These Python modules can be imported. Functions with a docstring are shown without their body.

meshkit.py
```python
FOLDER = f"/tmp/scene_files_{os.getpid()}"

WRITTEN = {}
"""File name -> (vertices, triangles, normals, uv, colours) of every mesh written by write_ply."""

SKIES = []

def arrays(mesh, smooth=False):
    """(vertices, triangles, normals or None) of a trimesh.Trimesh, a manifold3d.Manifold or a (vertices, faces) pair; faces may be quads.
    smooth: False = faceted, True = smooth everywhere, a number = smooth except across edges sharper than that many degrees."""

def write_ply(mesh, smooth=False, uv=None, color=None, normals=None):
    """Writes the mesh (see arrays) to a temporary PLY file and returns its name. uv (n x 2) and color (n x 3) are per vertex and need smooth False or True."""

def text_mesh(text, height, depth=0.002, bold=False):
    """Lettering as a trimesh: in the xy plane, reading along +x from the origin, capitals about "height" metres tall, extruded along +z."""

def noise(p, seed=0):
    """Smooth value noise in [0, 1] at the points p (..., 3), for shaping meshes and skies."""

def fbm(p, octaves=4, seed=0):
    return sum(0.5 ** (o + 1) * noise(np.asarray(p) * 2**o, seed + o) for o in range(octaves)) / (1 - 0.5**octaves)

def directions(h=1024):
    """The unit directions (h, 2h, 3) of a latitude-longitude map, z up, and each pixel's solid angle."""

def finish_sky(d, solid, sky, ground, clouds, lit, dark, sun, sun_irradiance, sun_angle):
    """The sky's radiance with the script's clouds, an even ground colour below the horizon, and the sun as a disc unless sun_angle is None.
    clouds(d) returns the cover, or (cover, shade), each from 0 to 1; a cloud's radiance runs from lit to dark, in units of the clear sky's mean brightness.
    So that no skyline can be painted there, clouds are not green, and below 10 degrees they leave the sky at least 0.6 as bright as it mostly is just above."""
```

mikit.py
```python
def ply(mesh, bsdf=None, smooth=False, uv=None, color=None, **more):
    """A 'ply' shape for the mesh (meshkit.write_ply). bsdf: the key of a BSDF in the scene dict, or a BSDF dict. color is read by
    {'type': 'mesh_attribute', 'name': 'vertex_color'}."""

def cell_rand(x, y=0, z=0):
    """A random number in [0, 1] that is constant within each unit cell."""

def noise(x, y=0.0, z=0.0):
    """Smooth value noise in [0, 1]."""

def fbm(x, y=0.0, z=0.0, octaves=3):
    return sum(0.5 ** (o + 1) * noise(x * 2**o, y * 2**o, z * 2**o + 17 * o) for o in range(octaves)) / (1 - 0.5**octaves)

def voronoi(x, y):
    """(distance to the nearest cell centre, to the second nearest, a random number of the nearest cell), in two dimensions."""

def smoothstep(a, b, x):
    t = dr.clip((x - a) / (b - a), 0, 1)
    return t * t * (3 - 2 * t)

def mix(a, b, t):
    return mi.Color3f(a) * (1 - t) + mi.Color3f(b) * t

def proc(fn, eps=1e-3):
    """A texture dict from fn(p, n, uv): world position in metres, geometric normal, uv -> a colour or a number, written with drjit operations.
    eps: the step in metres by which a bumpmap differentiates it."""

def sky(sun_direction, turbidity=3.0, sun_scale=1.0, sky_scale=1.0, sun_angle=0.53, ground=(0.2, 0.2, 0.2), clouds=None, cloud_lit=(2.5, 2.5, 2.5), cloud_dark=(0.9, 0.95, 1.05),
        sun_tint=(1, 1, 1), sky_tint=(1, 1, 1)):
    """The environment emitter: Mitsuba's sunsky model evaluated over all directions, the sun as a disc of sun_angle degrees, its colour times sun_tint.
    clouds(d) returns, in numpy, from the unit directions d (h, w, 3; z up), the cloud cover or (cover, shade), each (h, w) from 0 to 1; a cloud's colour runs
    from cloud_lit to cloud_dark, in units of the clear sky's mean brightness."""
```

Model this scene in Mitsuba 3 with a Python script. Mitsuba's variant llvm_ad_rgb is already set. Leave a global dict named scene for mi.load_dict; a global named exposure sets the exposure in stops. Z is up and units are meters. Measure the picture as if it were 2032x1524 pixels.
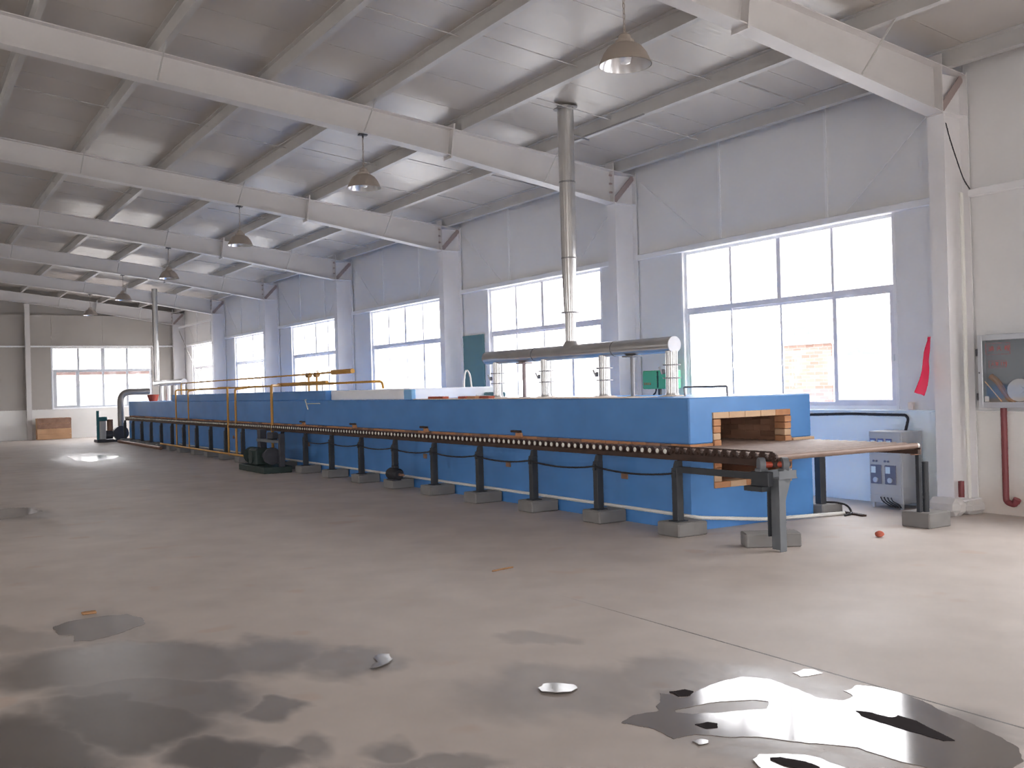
import math, random
import numpy as np, trimesh, mitsuba as mi, mikit, meshkit
import drjit as dr
from shapely.geometry import Polygon
from mikit import proc, noise, fbm, smoothstep, mix

random.seed(3)
scene, labels = {}, {}
exposure = 0.0
# ---------------------------------------------------------------- camera, sky
T = mi.ScalarTransform4f
EYE = np.array([0.0, 0.0, 1.5896])
FW = np.array([0.52872541, 0.84878954, 0.0024])
UP = np.array([0.02156127, -0.0162574, 0.99963534])
scene['camera'] = {'type': 'perspective', 'fov': math.degrees(2 * math.atan(1016 / 1982.08)), 'fov_axis': 'x',
                   'near_clip': 0.05, 'far_clip': 500.0,
                   'to_world': T().look_at(origin=EYE.tolist(), target=(EYE + FW).tolist(), up=UP.tolist())}


def overcast(d):
    return np.ones(d.shape[:2]), 0.25 * (1 - np.clip(d[..., 2], 0, 1))


scene['sky'] = mikit.sky((-0.45, -0.5, 0.75), turbidity=4, sun_scale=0.0, sky_scale=1.0, ground=(0.4, 0.4, 0.4), clouds=overcast,
                         cloud_lit=(14.3, 14.2, 14.4), cloud_dark=(9.7, 9.6, 9.8))
exposure = 3.02

# ---------------------------------------------------------------- materials


def princ(key, col, rough=0.6, metal=0.0, spec=0.5, two=True, **kw):
    base = {'type': 'rgb', 'value': list(col)} if isinstance(col, (tuple, list)) else col
    d = {'type': 'principled', 'base_color': base, 'roughness': rough, 'metallic': metal, 'specular': spec, **kw}
    scene[key] = {'type': 'twosided', 'b': d} if two else d


def mottled(key, c0, c1, scale, rough=0.6, spec=0.4, metal=0.0, sy=1.0, **kw):
    def f(p, n, uv):
        return mix(c0, c1, fbm(p.x * scale, p.y * scale * sy, p.z * scale, 3))
    princ(key, proc(f), rough, metal, spec, **kw)


# wet patches on the floor: centre and the two rows of the matrix that maps the patch to the unit circle
STAINS = [
    (0.512, 5.087, 2.512, -0.27, -1.006, -1.375, .95), (0.986, 5.258, 2.197, -0.43, -1.295, -1.745, .95), (1.184, 4.518, 3.45, -0.935, -1.909, -2.617, .95),
    (0.886, 6.33, 1.666, -0.244, -1.297, -1.7, .78), (1.376, 6.223, 1.703, -0.387, -1.097, -1.428, .78), (1.901, 6.032, 2.119, -0.682, -1.318, -1.706, .7),
    (2.239, 5.493, 2.885, -1.197, -1.906, -2.488, .62), (1.616, 5.064, 5.029, -1.635, -3.653, -4.891, .75), (1.19, 7.314, 2.576, -0.433, -1.09, -1.387, .35),
    (0.752, 7.312, 2.208, -0.24, -1.882, -2.41, .35), (1.84, 4.024, 5.868, -2.754, -4.431, -6.083, .6), (1.978, 3.723, 2.595, -1.409, -5.282, -7.284, .6),
    (2.947, 4.296, 1.421, -0.993, -1.156, -1.534, .42), (3.559, 4.171, 2.151, -1.866, -1.596, -2.106, .42), (3.555, 3.536, 1.33, -1.359, -0.85, -1.138, .62),
    (3.87, 2.862, 1.407, -1.936, -1.286, -1.746, .65), (3.4, 5.277, 3.777, -2.475, -3.532, -4.512, .3), (1.501, 15.429, 2.262, -0.225, -0.919, -0.957, .6),
    (1.539, 4.335, 7.042, -2.576, -2.347, -3.206, .6), (4.417, 28.006, 0.904, -0.144, -0.327, -0.252, .35), (3.2, 2.904, 1.837, -2.063, -3.513, -4.827, .5),
    (1.16, 5.619, 1.666, -0.356, -1.5, -1.991, 0.85), (1.341, 4.292, 4.971, -1.601, -2.496, -3.433, 0.85)]


def wetness(p):
    wx = p.x + 0.20 * (fbm(p.x * 4.1, p.y * 3.0, 5.0, 4) - 0.5)
    wy = p.y + 0.7 * (fbm(p.x * 3.3, p.y * 1.9, 9.0, 4) - 0.5)
    w = mi.Float(0)
    for cx, cy, a, b, c, d, s in STAINS:
        u, v = a * (wx - cx) + b * (wy - cy), c * (wx - cx) + d * (wy - cy)
        w = dr.maximum(w, s * (1 - smoothstep(0.55, 1.25, dr.sqrt(u * u + v * v))))
    return w


def floor_col(p, n, uv):
    big = fbm(p.x * 0.35, p.y * 0.35, 1.0, 3)
    fine = fbm(p.x * 3.0, p.y * 3.0, 4.0, 4)
    streak = fbm(p.x * 1.2, p.y * 0.25, 7.0, 3)
    dry = mix((0.33, 0.285, 0.255), (0.535, 0.48, 0.44), 0.45 * big + 0.35 * fine + 0.2 * streak)
    rust = smoothstep(0.74, 0.86, fbm(p.x * 2.2, p.y * 2.2, 31.0, 3)) * 0.22
    dry = mix(dry, mi.Color3f(0.40, 0.24, 0.15), rust)
    joint = (1 - smoothstep(0.004, 0.012, dr.abs(p.x - 4.27))) * smoothstep(6.5, 4.5, p.y) * 0.7
    dry = dry * (1 - joint)
    return dry * (1 - 0.74 * wetness(p))


def floor_rough(p, n, uv):
    return 0.62 - 0.34 * wetness(p) - 0.12 * fbm(p.x * 1.5, p.y * 0.8, 3.0, 3)


scene['concrete_floor'] = {'type': 'twosided', 'b': {'type': 'principled', 'base_color': proc(floor_col), 'roughness': proc(floor_rough), 'specular': 0.45}}
princ('water', (0.15, 0.132, 0.12), 0.10, spec=0.5)


def blue_paint(p, n, uv):
    k = fbm(p.x * 2.5, p.y * 2.5, p.z * 2.5, 4)
    return mix((0.068, 0.215, 0.50), (0.098, 0.275, 0.60), k)


princ('blue_paint', proc(blue_paint), 0.42, spec=0.4)
princ('light_blue', (0.25, 0.52, 0.85), 0.45)
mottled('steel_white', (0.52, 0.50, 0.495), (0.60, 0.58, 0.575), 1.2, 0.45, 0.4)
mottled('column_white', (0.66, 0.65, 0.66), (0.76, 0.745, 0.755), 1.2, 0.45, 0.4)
princ('stiffener_brown', (0.34, 0.27, 0.26), 0.6)
mottled('purlin_metal', (0.40, 0.39, 0.38), (0.48, 0.47, 0.46), 2.0, 0.4, 0.5)


def ceil_col(p, n, uv):
    return mix((0.42, 0.39, 0.36), (0.485, 0.45, 0.42), fbm(p.x * 0.6, p.y * 0.8, 2.0, 3))


def ceil_bump(p, n, uv):
    s = p.y * 12.5
    return 0.5 + 0.5 * dr.sin(s * 6.2831853)


scene['ceiling_metal'] = {'type': 'twosided', 'b': {'type': 'bumpmap', 'arbitrary': proc(ceil_bump, eps=4e-3), 'scale': 0.0009,
                          'bsdf': {'type': 'principled', 'base_color': proc(ceil_col), 'roughness': 0.34, 'specular': 0.6, 'metallic': 0.12}}}
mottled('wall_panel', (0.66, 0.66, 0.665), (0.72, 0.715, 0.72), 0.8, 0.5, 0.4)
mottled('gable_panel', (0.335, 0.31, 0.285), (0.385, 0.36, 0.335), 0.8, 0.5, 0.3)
princ('wall_strip', (0.74, 0.74, 0.76), 0.45)


def plaster(p, n, uv):
    low = smoothstep(0.55, 0.0, p.z + 0.35 * (fbm(p.x * 2, p.y * 2.0, p.z * 2, 3) - 0.5)) * smoothstep(8.2, 6.4, p.y)
    k = fbm(p.x * 1.3, p.y * 1.3, p.z * 1.3, 3)
    pale_blue = smoothstep(7.0, 7.25, p.y + 0.1 * k) * smoothstep(42.0, 41.0, p.y)     # paler, bluer base colour on the stretch behind the furnace
    base = mix(mix((0.70, 0.69, 0.67), (0.80, 0.79, 0.77), k), mix((0.76, 0.85, 0.89), (0.82, 0.90, 0.93), k), pale_blue)
    return mix(base, mi.Color3f(0.56, 0.45, 0.38), 0.55 * low)


princ('plaster', proc(plaster), 0.75, spec=0.25)
princ('alu_white', (0.78, 0.79, 0.82), 0.35, spec=0.5)
princ('alu_bar', (0.70, 0.69, 0.74), 0.35, spec=0.5)
princ('alu_grey', (0.55, 0.57, 0.60), 0.35, metal=0.5)
scene['glass'] = {'type': 'thindielectric', 'int_ior': 1.5}
mottled('dark_steel', (0.026, 0.029, 0.034), (0.048, 0.052, 0.058), 6.0, 0.5, 0.4)
mottled('grey_steel', (0.115, 0.125, 0.135), (0.155, 0.165, 0.178), 5.0, 0.5, 0.4)
mottled('rail_steel', (0.035, 0.022, 0.018), (0.085, 0.05, 0.038), 9.0, 0.6, 0.3)
mottled('rusty_steel', (0.17, 0.085, 0.055), (0.32, 0.19, 0.13), 8.0, 0.5, 0.4)
mottled('roller_metal', (0.17, 0.115, 0.09), (0.27, 0.195, 0.16), 7.0, 0.5, 0.35, metal=0.1)
princ('cap_white', (0.72, 0.70, 0.64), 0.35)
mottled('block_concrete', (0.17, 0.165, 0.16), (0.26, 0.25, 0.24), 5.0, 0.8, 0.2)
mottled('plinth_concrete', (0.50, 0.48, 0.465), (0.66, 0.63, 0.61), 4.0, 0.8, 0.2)
princ('pipe_white', (0.72, 0.71, 0.67), 0.4)
princ('cable_black', (0.018, 0.018, 0.022), 0.5)


def brick_col(p, n, uv):
    k = fbm(p.x * 9, p.y * 9, p.z * 9, 3)
    return mix((0.42, 0.19, 0.10), (0.60, 0.32, 0.17), k)


princ('fire_brick', proc(brick_col), 0.8, spec=0.2)
princ('fire_brick_pale', (0.62, 0.43, 0.28), 0.8, spec=0.2)
mottled('fire_brick_dark', (0.28, 0.15, 0.10), (0.42, 0.24, 0.165), 6.0, 0.85, 0.2)
princ('insulation', (0.70, 0.62, 0.55), 0.9, spec=0.1)
mottled('zinc', (0.54, 0.53, 0.52), (0.64, 0.63, 0.615), 5.0, 0.24, metal=0.85, spec=0.5)
princ('zinc_dull', (0.27, 0.265, 0.27), 0.45, metal=0.6)
princ('silver_sheet', (0.92, 0.92, 0.94), 0.3, spec=0.6)
princ('lamp_shell', (0.36, 0.31, 0.27), 0.45, metal=0.3)
princ('lamp_reflector', (0.86, 0.88, 0.92), 0.18, metal=0.9)
princ('lamp_bulb', (0.85, 0.86, 0.88), 0.1, spec=0.8)
princ('gas_yellow', (0.52, 0.26, 0.045), 0.4)
princ('gas_valve', (0.32, 0.17, 0.05), 0.5)
princ('cabinet_grey', (0.42, 0.43, 0.44), 0.45)
princ('meter_blue', (0.10, 0.13, 0.32), 0.3)
princ('meter_face', (0.62, 0.74, 0.80), 0.3)
princ('panel_dark', (0.13, 0.14, 0.20), 0.4)
princ('board_teal', (0.095, 0.20, 0.215), 0.5)
princ('box_green', (0.06, 0.36, 0.19), 0.4)
princ('box_green_dark', (0.012, 0.05, 0.035), 0.5)
princ('flag_red', (0.62, 0.018, 0.075), 0.6, sheen=0.4)
princ('red_paint', (0.55, 0.02, 0.04), 0.5)
princ('pipe_maroon', (0.20, 0.045, 0.05), 0.45)
princ('letter_red', (0.55, 0.05, 0.04), 0.5)
princ('hydrant_back', (0.20, 0.24, 0.27), 0.6)
princ('hose_grey', (0.50, 0.51, 0.52), 0.8)
princ('hose_brown', (0.28, 0.15, 0.08), 0.7)
princ('stick_tan', (0.62, 0.42, 0.24), 0.6)
mottled('machine_green', (0.018, 0.034, 0.032), (0.04, 0.06, 0.054), 8.0, 0.45, 0.4)
mottled('motor_dark', (0.03, 0.032, 0.04), (0.06, 0.062, 0.075), 8.0, 0.45, 0.4)
mottled('crate_wood', (0.36, 0.20, 0.11), (0.56, 0.35, 0.21), 3.0, 0.7, 0.3)
princ('crate_dark', (0.17, 0.10, 0.07), 0.8)
mottled('duct_grey', (0.20, 0.185, 0.18), (0.30, 0.28, 0.27), 5.0, 0.4, metal=0.5)
princ('pump_teal', (0.03, 0.16, 0.19), 0.5)
princ('red_cast', (0.38, 0.06, 0.03), 0.5)
princ('red_brick', (0.42, 0.10, 0.06), 0.8)
princ('leaf_orange', (0.30, 0.16, 0.075), 0.8)


def outer_brick(p, n, uv):
    row = dr.floor(p.z / 0.075)
    off = row * 0.5 - dr.floor(row * 0.5)
    u, v = p.y / 0.24 + off, p.z / 0.075
    fu, fv = u - dr.floor(u), v - dr.floor(v)
    m = dr.select((fu < 0.05) | (fv < 0.14), 1.0, 0.0)
    k = mikit.cell_rand(dr.floor(u), row, 3)
    return mix(mix((0.185, 0.115, 0.095), (0.25, 0.17, 0.145), k), mi.Color3f(0.30, 0.265, 0.24), m)


princ('outer_brick', proc(outer_brick), 0.85, spec=0.1)
princ('outer_render', (0.74, 0.74, 0.74), 0.85, spec=0.1)
princ('outer_glass', (0.15, 0.17, 0.215), 0.8, spec=0.05)
princ('outer_pink', (0.36, 0.30, 0.28), 0.85, spec=0.1)
princ('outer_roof', (0.20, 0.135, 0.125), 0.8)
mottled('outer_ground', (0.40, 0.39, 0.37), (0.50, 0.49, 0.47), 0.7, 0.9, 0.1)
princ('outer_wall', (0.20, 0.205, 0.20), 0.85, spec=0.1)
princ('foliage', (0.09, 0.13, 0.07), 0.8)

# ---------------------------------------------------------------- mesh helpers
cat = trimesh.util.concatenate


def box(x0, x1, y0, y1, z0, z1):
    m = trimesh.creation.box((x1 - x0, y1 - y0, z1 - z0))
    m.apply_translation(((x0 + x1) / 2, (y0 + y1) / 2, (z0 + z1) / 2))
    return m


def cbox(x0, x1, y0, y1, z0, z1, b=0.008):
    """a box with chamfered edges"""
    c = np.array([(x0 + x1) / 2, (y0 + y1) / 2, (z0 + z1) / 2])
    h = np.array([x1 - x0, y1 - y0, z1 - z0]) / 2
    b = min(b, h.min() * 0.6)
    p = []
    for s in np.ndindex(2, 2, 2):
        s = np.array(s) * 2 - 1
        for k in range(3):
            q = s * (h - b)
            q[k] = s[k] * h[k]
            p.append(c + q)
    return trimesh.convex.convex_hull(np.array(p))


def frame_of(d):
    d = np.asarray(d, float) / np.linalg.norm(d)
    a = np.cross(d, [0, 0, 1] if abs(d[2]) < 0.95 else [1, 0, 0])
    a /= np.linalg.norm(a)
    return d, a, np.cross(d, a)


def tube(pts, r, n=12, cap=True):
    p = np.asarray(pts, float)
    keep = [0] + [i for i in range(1, len(p)) if np.linalg.norm(p[i] - p[i - 1]) > 1e-6]
    p = p[keep]
    t = np.gradient(p, axis=0) if len(p) > 2 else np.repeat((p[1] - p[0])[None], 2, 0)
    if len(p) > 2:
        u = np.diff(p, axis=0)
        u /= np.linalg.norm(u, axis=1, keepdims=True)
        t = np.vstack([u[:1], u[:-1] + u[1:], u[-1:]])
    t /= np.linalg.norm(t, axis=1, keepdims=True)
    _, a, _ = frame_of(t[0])
    rr = np.broadcast_to(r, (len(p),))
    th = np.arange(n) * 2 * np.pi / n
    v = []
    for i in range(len(p)):
        a = a - t[i] * (a @ t[i])
        a /= np.linalg.norm(a)
        b = np.cross(t[i], a)
        v.append(p[i] + rr[i] * (np.cos(th)[:, None] * a + np.sin(th)[:, None] * b))
    v = np.vstack(v)
    f = []
    for i in range(len(p) - 1):
        for j in range(n):
            k = (j + 1) % n
            q = (i * n + j, i * n + k, (i + 1) * n + k, (i + 1) * n + j)
            f += [(q[0], q[1], q[2]), (q[0], q[2], q[3])]
    if cap:
        m = len(v)
        v = np.vstack([v, p[:1], p[-1:]])
        e = (len(p) - 1) * n
        for j in range(n):
            k = (j + 1) % n
            f += [(m, k, j), (m + 1, e + j, e + k)]
    return trimesh.Trimesh(v, np.array(f), process=False)


def bend(pts, r, n=6):
    """the polyline with its corners rounded"""
    p = [np.asarray(q, float) for q in pts]
    out = [p[0]]
    for a, b, c in zip(p, p[1:], p[2:]):
        u, w = (a - b), (c - b)
        lu, lw = np.linalg.norm(u), np.linalg.norm(w)
        k = min(r, lu * 0.45, lw * 0.45)
        s, e = b + u / lu * k, b + w / lw * k
        for i in range(n + 1):
            x = i / n
            out.append((1 - x) ** 2 * s + 2 * x * (1 - x) * b + x * x * e)
    return out + [p[-1]]


def disc(c, d, r, h, n=20):
    d = np.asarray(d, float) / np.linalg.norm(d)
    c = np.asarray(c, float)
    return tube([c - d * h / 2, c + d * h / 2], r, n)


def beam(p, q, w, h, up=(0, 0, 1)):
    """a bar of section w x h from p to q"""
    p, q = np.asarray(p, float), np.asarray(q, float)
    d = (q - p) / np.linalg.norm(q - p)
    a = np.cross(d, up)
    a /= np.linalg.norm(a)
    b = np.cross(a, d)
    v = [e + a * w / 2 * i + b * h / 2 * j for e in (p, q) for i, j in ((-1, -1), (1, -1), (1, 1), (-1, 1))]
    return trimesh.convex.convex_hull(np.array(v))


def lathe(prof, c, n=28):
    """revolve (radius, height) pairs about the upright through c"""
    th = np.arange(n) * 2 * np.pi / n
    v = np.vstack([np.stack([r * np.cos(th), r * np.sin(th), np.full(n, z)], 1) for r, z in prof]) + np.asarray(c, float)
    f = []
    for i in range(len(prof) - 1):
        for j in range(n):
            k = (j + 1) % n
            q = (i * n + j, i * n + k, (i + 1) * n + k, (i + 1) * n + j)
            f += [(q[0], q[1], q[2]), (q[0], q[2], q[3])]
    return trimesh.Trimesh(v, np.array(f), process=False)


def plate_xz(pts, y0, y1):
    """a polygon in the XZ plane given thickness along Y"""
    m = trimesh.creation.extrude_polygon(Polygon(pts), y1 - y0, engine='earcut')
    v = m.vertices
    m.vertices = np.stack([v[:, 0], y1 - v[:, 2], v[:, 1]], 1)
    return m


def plate_yz(pts, x0, x1):
    m = trimesh.creation.extrude_polygon(Polygon(pts), x1 - x0, engine='earcut')
    v = m.vertices
    m.vertices = np.stack([x0 + v[:, 2], v[:, 0], v[:, 1]], 1)
    return m


def free(key):
    if key not in used:
        used[key] = 0
        return key
    used[key] += 1
    return f'{key}_{used[key]:03d}'


used = {}


def put(key, mesh, mat, smooth=False):
    key = free(key)
    scene[key] = mikit.ply(mesh, mat, smooth)
    return key


def copy(key, src, shift):
    key = free(key)
    scene[key] = {**scene[src], 'to_world': T().translate([float(x) for x in shift])}
    return key


def thing(name, label, category, group=None):
    """the key that a thing's parts start with"""
    k = free(name)
    labels[k] = {'label': label, 'category': category}
    if group:
        labels[k]['group'] = group
    return k


def one(name, mesh, mat, label, category, group=None, smooth=False):
    k = thing(name, label, category, group)
    scene[k] = mikit.ply(mesh, mat, smooth)
    return k


def struct(name, label=None):
    labels[name] = {'kind': 'structure', **({'label': label} if label else {})}
    return name


ORD = ['first', 'second', 'third', 'fourth', 'fifth', 'sixth', 'seventh', 'eighth', 'ninth', 'tenth', 'eleventh', 'twelfth', 'thirteenth', 'fourteenth',
       'fifteenth', 'sixteenth', 'seventeenth', 'eighteenth', 'nineteenth', 'twentieth', 'twenty-first', 'twenty-second', 'twenty-third', 'twenty-fourth']
SM = 35
W, FAR, BACK, LEFT, RIDGE = 10.6, 43.17, -6.0, -13.4, -1.4   # wall faces, the ridge line
FY = [0.92 + 6 * i for i in range(8)]                         # near edge of each frame
zt = lambda x: 5.075 + (10.15 - x) * 0.1165                  # top of the rafters
zc = lambda x: zt(x) + 0.185                                 # underside of the roof sheets
HX = 2 * RIDGE

# ---------------------------------------------------------------- floor and ceiling
struct('floor', 'stained grey concrete factory floor with damp patches')
scene['floor'] = mikit.ply(box(LEFT - .3, W + .3, BACK - .3, FAR + .3, -0.15, 0.0), 'concrete_floor')
struct('ceiling', 'grey sheet metal roof lining sloping up to the left')
n_panel = 50
edges = np.linspace(BACK - .2, FAR + .2, n_panel + 1)
pr = mikit.ply(plate_xz([(RIDGE, zc(RIDGE)), (W + .25, zc(W + .25)), (W + .25, zc(W + .25) + .06), (RIDGE, zc(RIDGE) + .06)], 0, edges[1] - edges[0] - .006), 'ceiling_metal')
mirror = lambda pts: [(HX - x, z) for x, z in pts][::-1]
pl = mikit.ply(plate_xz(mirror([(RIDGE, zc(RIDGE)), (W + .25, zc(W + .25)), (W + .25, zc(W + .25) + .06), (RIDGE, zc(RIDGE) + .06)]), 0, edges[1] - edges[0] - .006), 'ceiling_metal')
for e in edges[:-1]:
    for d in (pr, pl):
        scene[free('ceiling__panel')] = {**d, 'to_world': T().translate([0, float(e), 0])}
put('ceiling__ridge_cover', box(RIDGE - .3, RIDGE + .3, BACK - .2, FAR + .2, zc(RIDGE) + .065, zc(RIDGE) + .08), 'ceiling_metal')

# ---------------------------------------------------------------- windows
WZ0, WZ1, WZM = 1.17, 3.62, 2.70


def window(number, along, y0, y1, plane, t, ztop=WZ1, zbot=WZ0, zmid=WZM, label=None, bar='alu_bar', k=1.0):
    """an aluminium window, four panes wide and two high, in a wall face; t: outward sign. along = 'y' or 'x'"""
    w = struct(f'window_{number}', label)

    def b(a0, a1, d0, d1, z0, z1):
        e0, e1 = sorted((plane + t * d0, plane + t * d1))
        return box(e0, e1, a0, a1, z0, z1) if along == 'y' else box(a0, a1, e0, e1, z0, z1)
    put(f'{w}__frame', cat([b(y0, y0 + .045, .05, .13, zbot, ztop), b(y1 - .045, y1, .05, .13, zbot, ztop),
                           b(y0 + .045, y1 - .045, .05, .13, ztop - .045, ztop), b(y0 + .045, y1 - .045, .05, .13, zbot, zbot + .05)]), 'alu_white')
    put(f'{w}__transom', b(y0 + .045, y1 - .045, .045, .13, zmid - .035, zmid + .035), bar)
    ys = np.linspace(y0 + .045, y1 - .045, 5)
    for i in (1, 2, 3):
        h = (.036 if i == 2 else .02) * k
        put(f'{w}__mullion', b(ys[i] - h, ys[i] + h, .06, .125, zmid + .035, ztop - .045), bar)
    for i in range(4):
        put(f'{w}__pane', b(ys[i] + .037, ys[i + 1] - .037, .094, .096, zmid + .036, ztop - .046), 'glass')
    for i in range(4):                                    # sliding sashes below
        d = .060 if i in (0, 3) else .088
        st, bt = ((.058, .075) if i == 0 else (.026, .05))
        st *= k
        a0, a1 = ys[i] + (.003 if i == 0 else -.012), ys[i + 1] + (-.003 if i == 3 else .012)
        z0, z1 = zbot + .05, zmid - .035
        s = put(f'{w}__sash', cat([b(a0, a0 + st, d, d + .024, z0, z1), b(a1 - st, a1, d, d + .024, z0, z1),
                                   b(a0 + st, a1 - st, d, d + .024, z0, z0 + bt), b(a0 + st, a1 - st, d, d + .024, z1 - .03, z1)]), bar)
        put(f'{s}__pane', b(a0 + st + .001, a1 - st - .001, d + .011, d + .013, z0 + bt + .001, z1 - .031), 'glass')
        put(f'{s}__latch', b(a0 + .004, a0 + .02, d - .012, d, 1.78, 1.86), 'alu_grey')
    return w


# ---------------------------------------------------------------- right wall
struct('wall_right', 'grey panelled side wall above a pale plastered dado')
put('wall_right__dado', box(W, W + .24, BACK - .3, FAR + .3, 0, 1.15), 'plaster')
put('wall_right__sill', cbox(W - .03, W + .24, BACK, FAR, 1.15, 1.17, .006), 'plaster')
opens = [(y + 1.08, y + 4.95) for y in [FY[0] - 6] + FY[:-1]]
prev = BACK - .3
for y0, y1 in opens + [(FAR + .3, None)]:
    put('wall_right__panel', box(W, W + .16, prev, y0, 1.17, 3.64), 'wall_panel')
    prev = y1
cuts = sorted([BACK - .3] + [y + .105 + k * 2.0 - .03 for y in [FY[0] - 6] + FY for k in range(3) if y + .105 + 2 * k < FAR] + [FAR + .3])
for a, b_ in zip(cuts, cuts[1:]):
    put('wall_right__panel', box(W, W + .16, a, b_ - .004, 3.64, 5.24), 'wall_panel')
for y in [FY[0] - 6] + FY[:-1]:
    for k in (1, 2):
        put('wall_right__joint_strip', box(W - .02, W, y + .105 + 2 * k - .05, y + .105 + 2 * k - .012, 3.70, 5.2), 'wall_strip')
    put('wall_right__window_rail', cbox(W - .085, W, y + .215, y + 5.995, 3.615, 3.70, .008), 'wall_strip')
    put('wall_right__jamb', box(W - .004, W + .24, y + 4.95, y + 4.99, 1.17, 3.62), 'wall_strip')
    put('wall_right__jamb', box(W - .004, W + .24, y + 1.04, y + 1.08, 1.17, 3.62), 'wall_strip')
for i, (y0, y1) in enumerate(opens):
    window(i + 1, 'y', y0, y1, W, 1, label='white aluminium sliding window in the side wall')

# ---------------------------------------------------------------- far gable wall
struct('wall_far', 'grey panelled gable wall at the far end')
GX0, GX1 = 5.47, 9.28
put('wall_far__dado', box(LEFT - .3, W, FAR, FAR + .24, 0, 1.15), 'plaster')
put('wall_far__sill', cbox(LEFT, W - .04, FAR - .03, FAR + .24, 1.15, 1.17, .006), 'plaster')
gxs = [LEFT - .3, -10.5, -6.7, -2.5, 1.0, GX0, GX1, W]
for a, b_ in ((LEFT - .3, GX0), (GX1, W)):
    for c in np.linspace(a, b_, max(2, int((b_ - a) / 1.0) + 1))[:-1]:
        d = (b_ - a) / (max(2, int((b_ - a) / 1.0) + 1) - 1)
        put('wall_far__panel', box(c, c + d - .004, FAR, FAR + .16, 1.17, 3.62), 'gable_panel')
for a, b_, z0, z1 in ((GX0, GX1, 3.62, 4.90), (LEFT - .3, GX0, 3.62, 4.90), (GX1, W, 3.62, 4.90)):
    n = max(1, round((b_ - a) / 1.9))
    for k in range(n):
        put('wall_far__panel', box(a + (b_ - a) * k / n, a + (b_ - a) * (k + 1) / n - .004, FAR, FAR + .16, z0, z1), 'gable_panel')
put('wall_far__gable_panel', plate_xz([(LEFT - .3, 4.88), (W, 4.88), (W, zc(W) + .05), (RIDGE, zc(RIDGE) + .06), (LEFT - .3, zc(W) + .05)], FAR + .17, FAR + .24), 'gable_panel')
put('wall_far__girt', cbox(LEFT, W - .02, FAR - .05, FAR, 3.63, 3.69), 'wall_strip')
window(9, 'x', GX0, GX1, FAR, 1, label='white aluminium sliding window in the far gable wall', bar='alu_grey', k=1.9)
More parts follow.
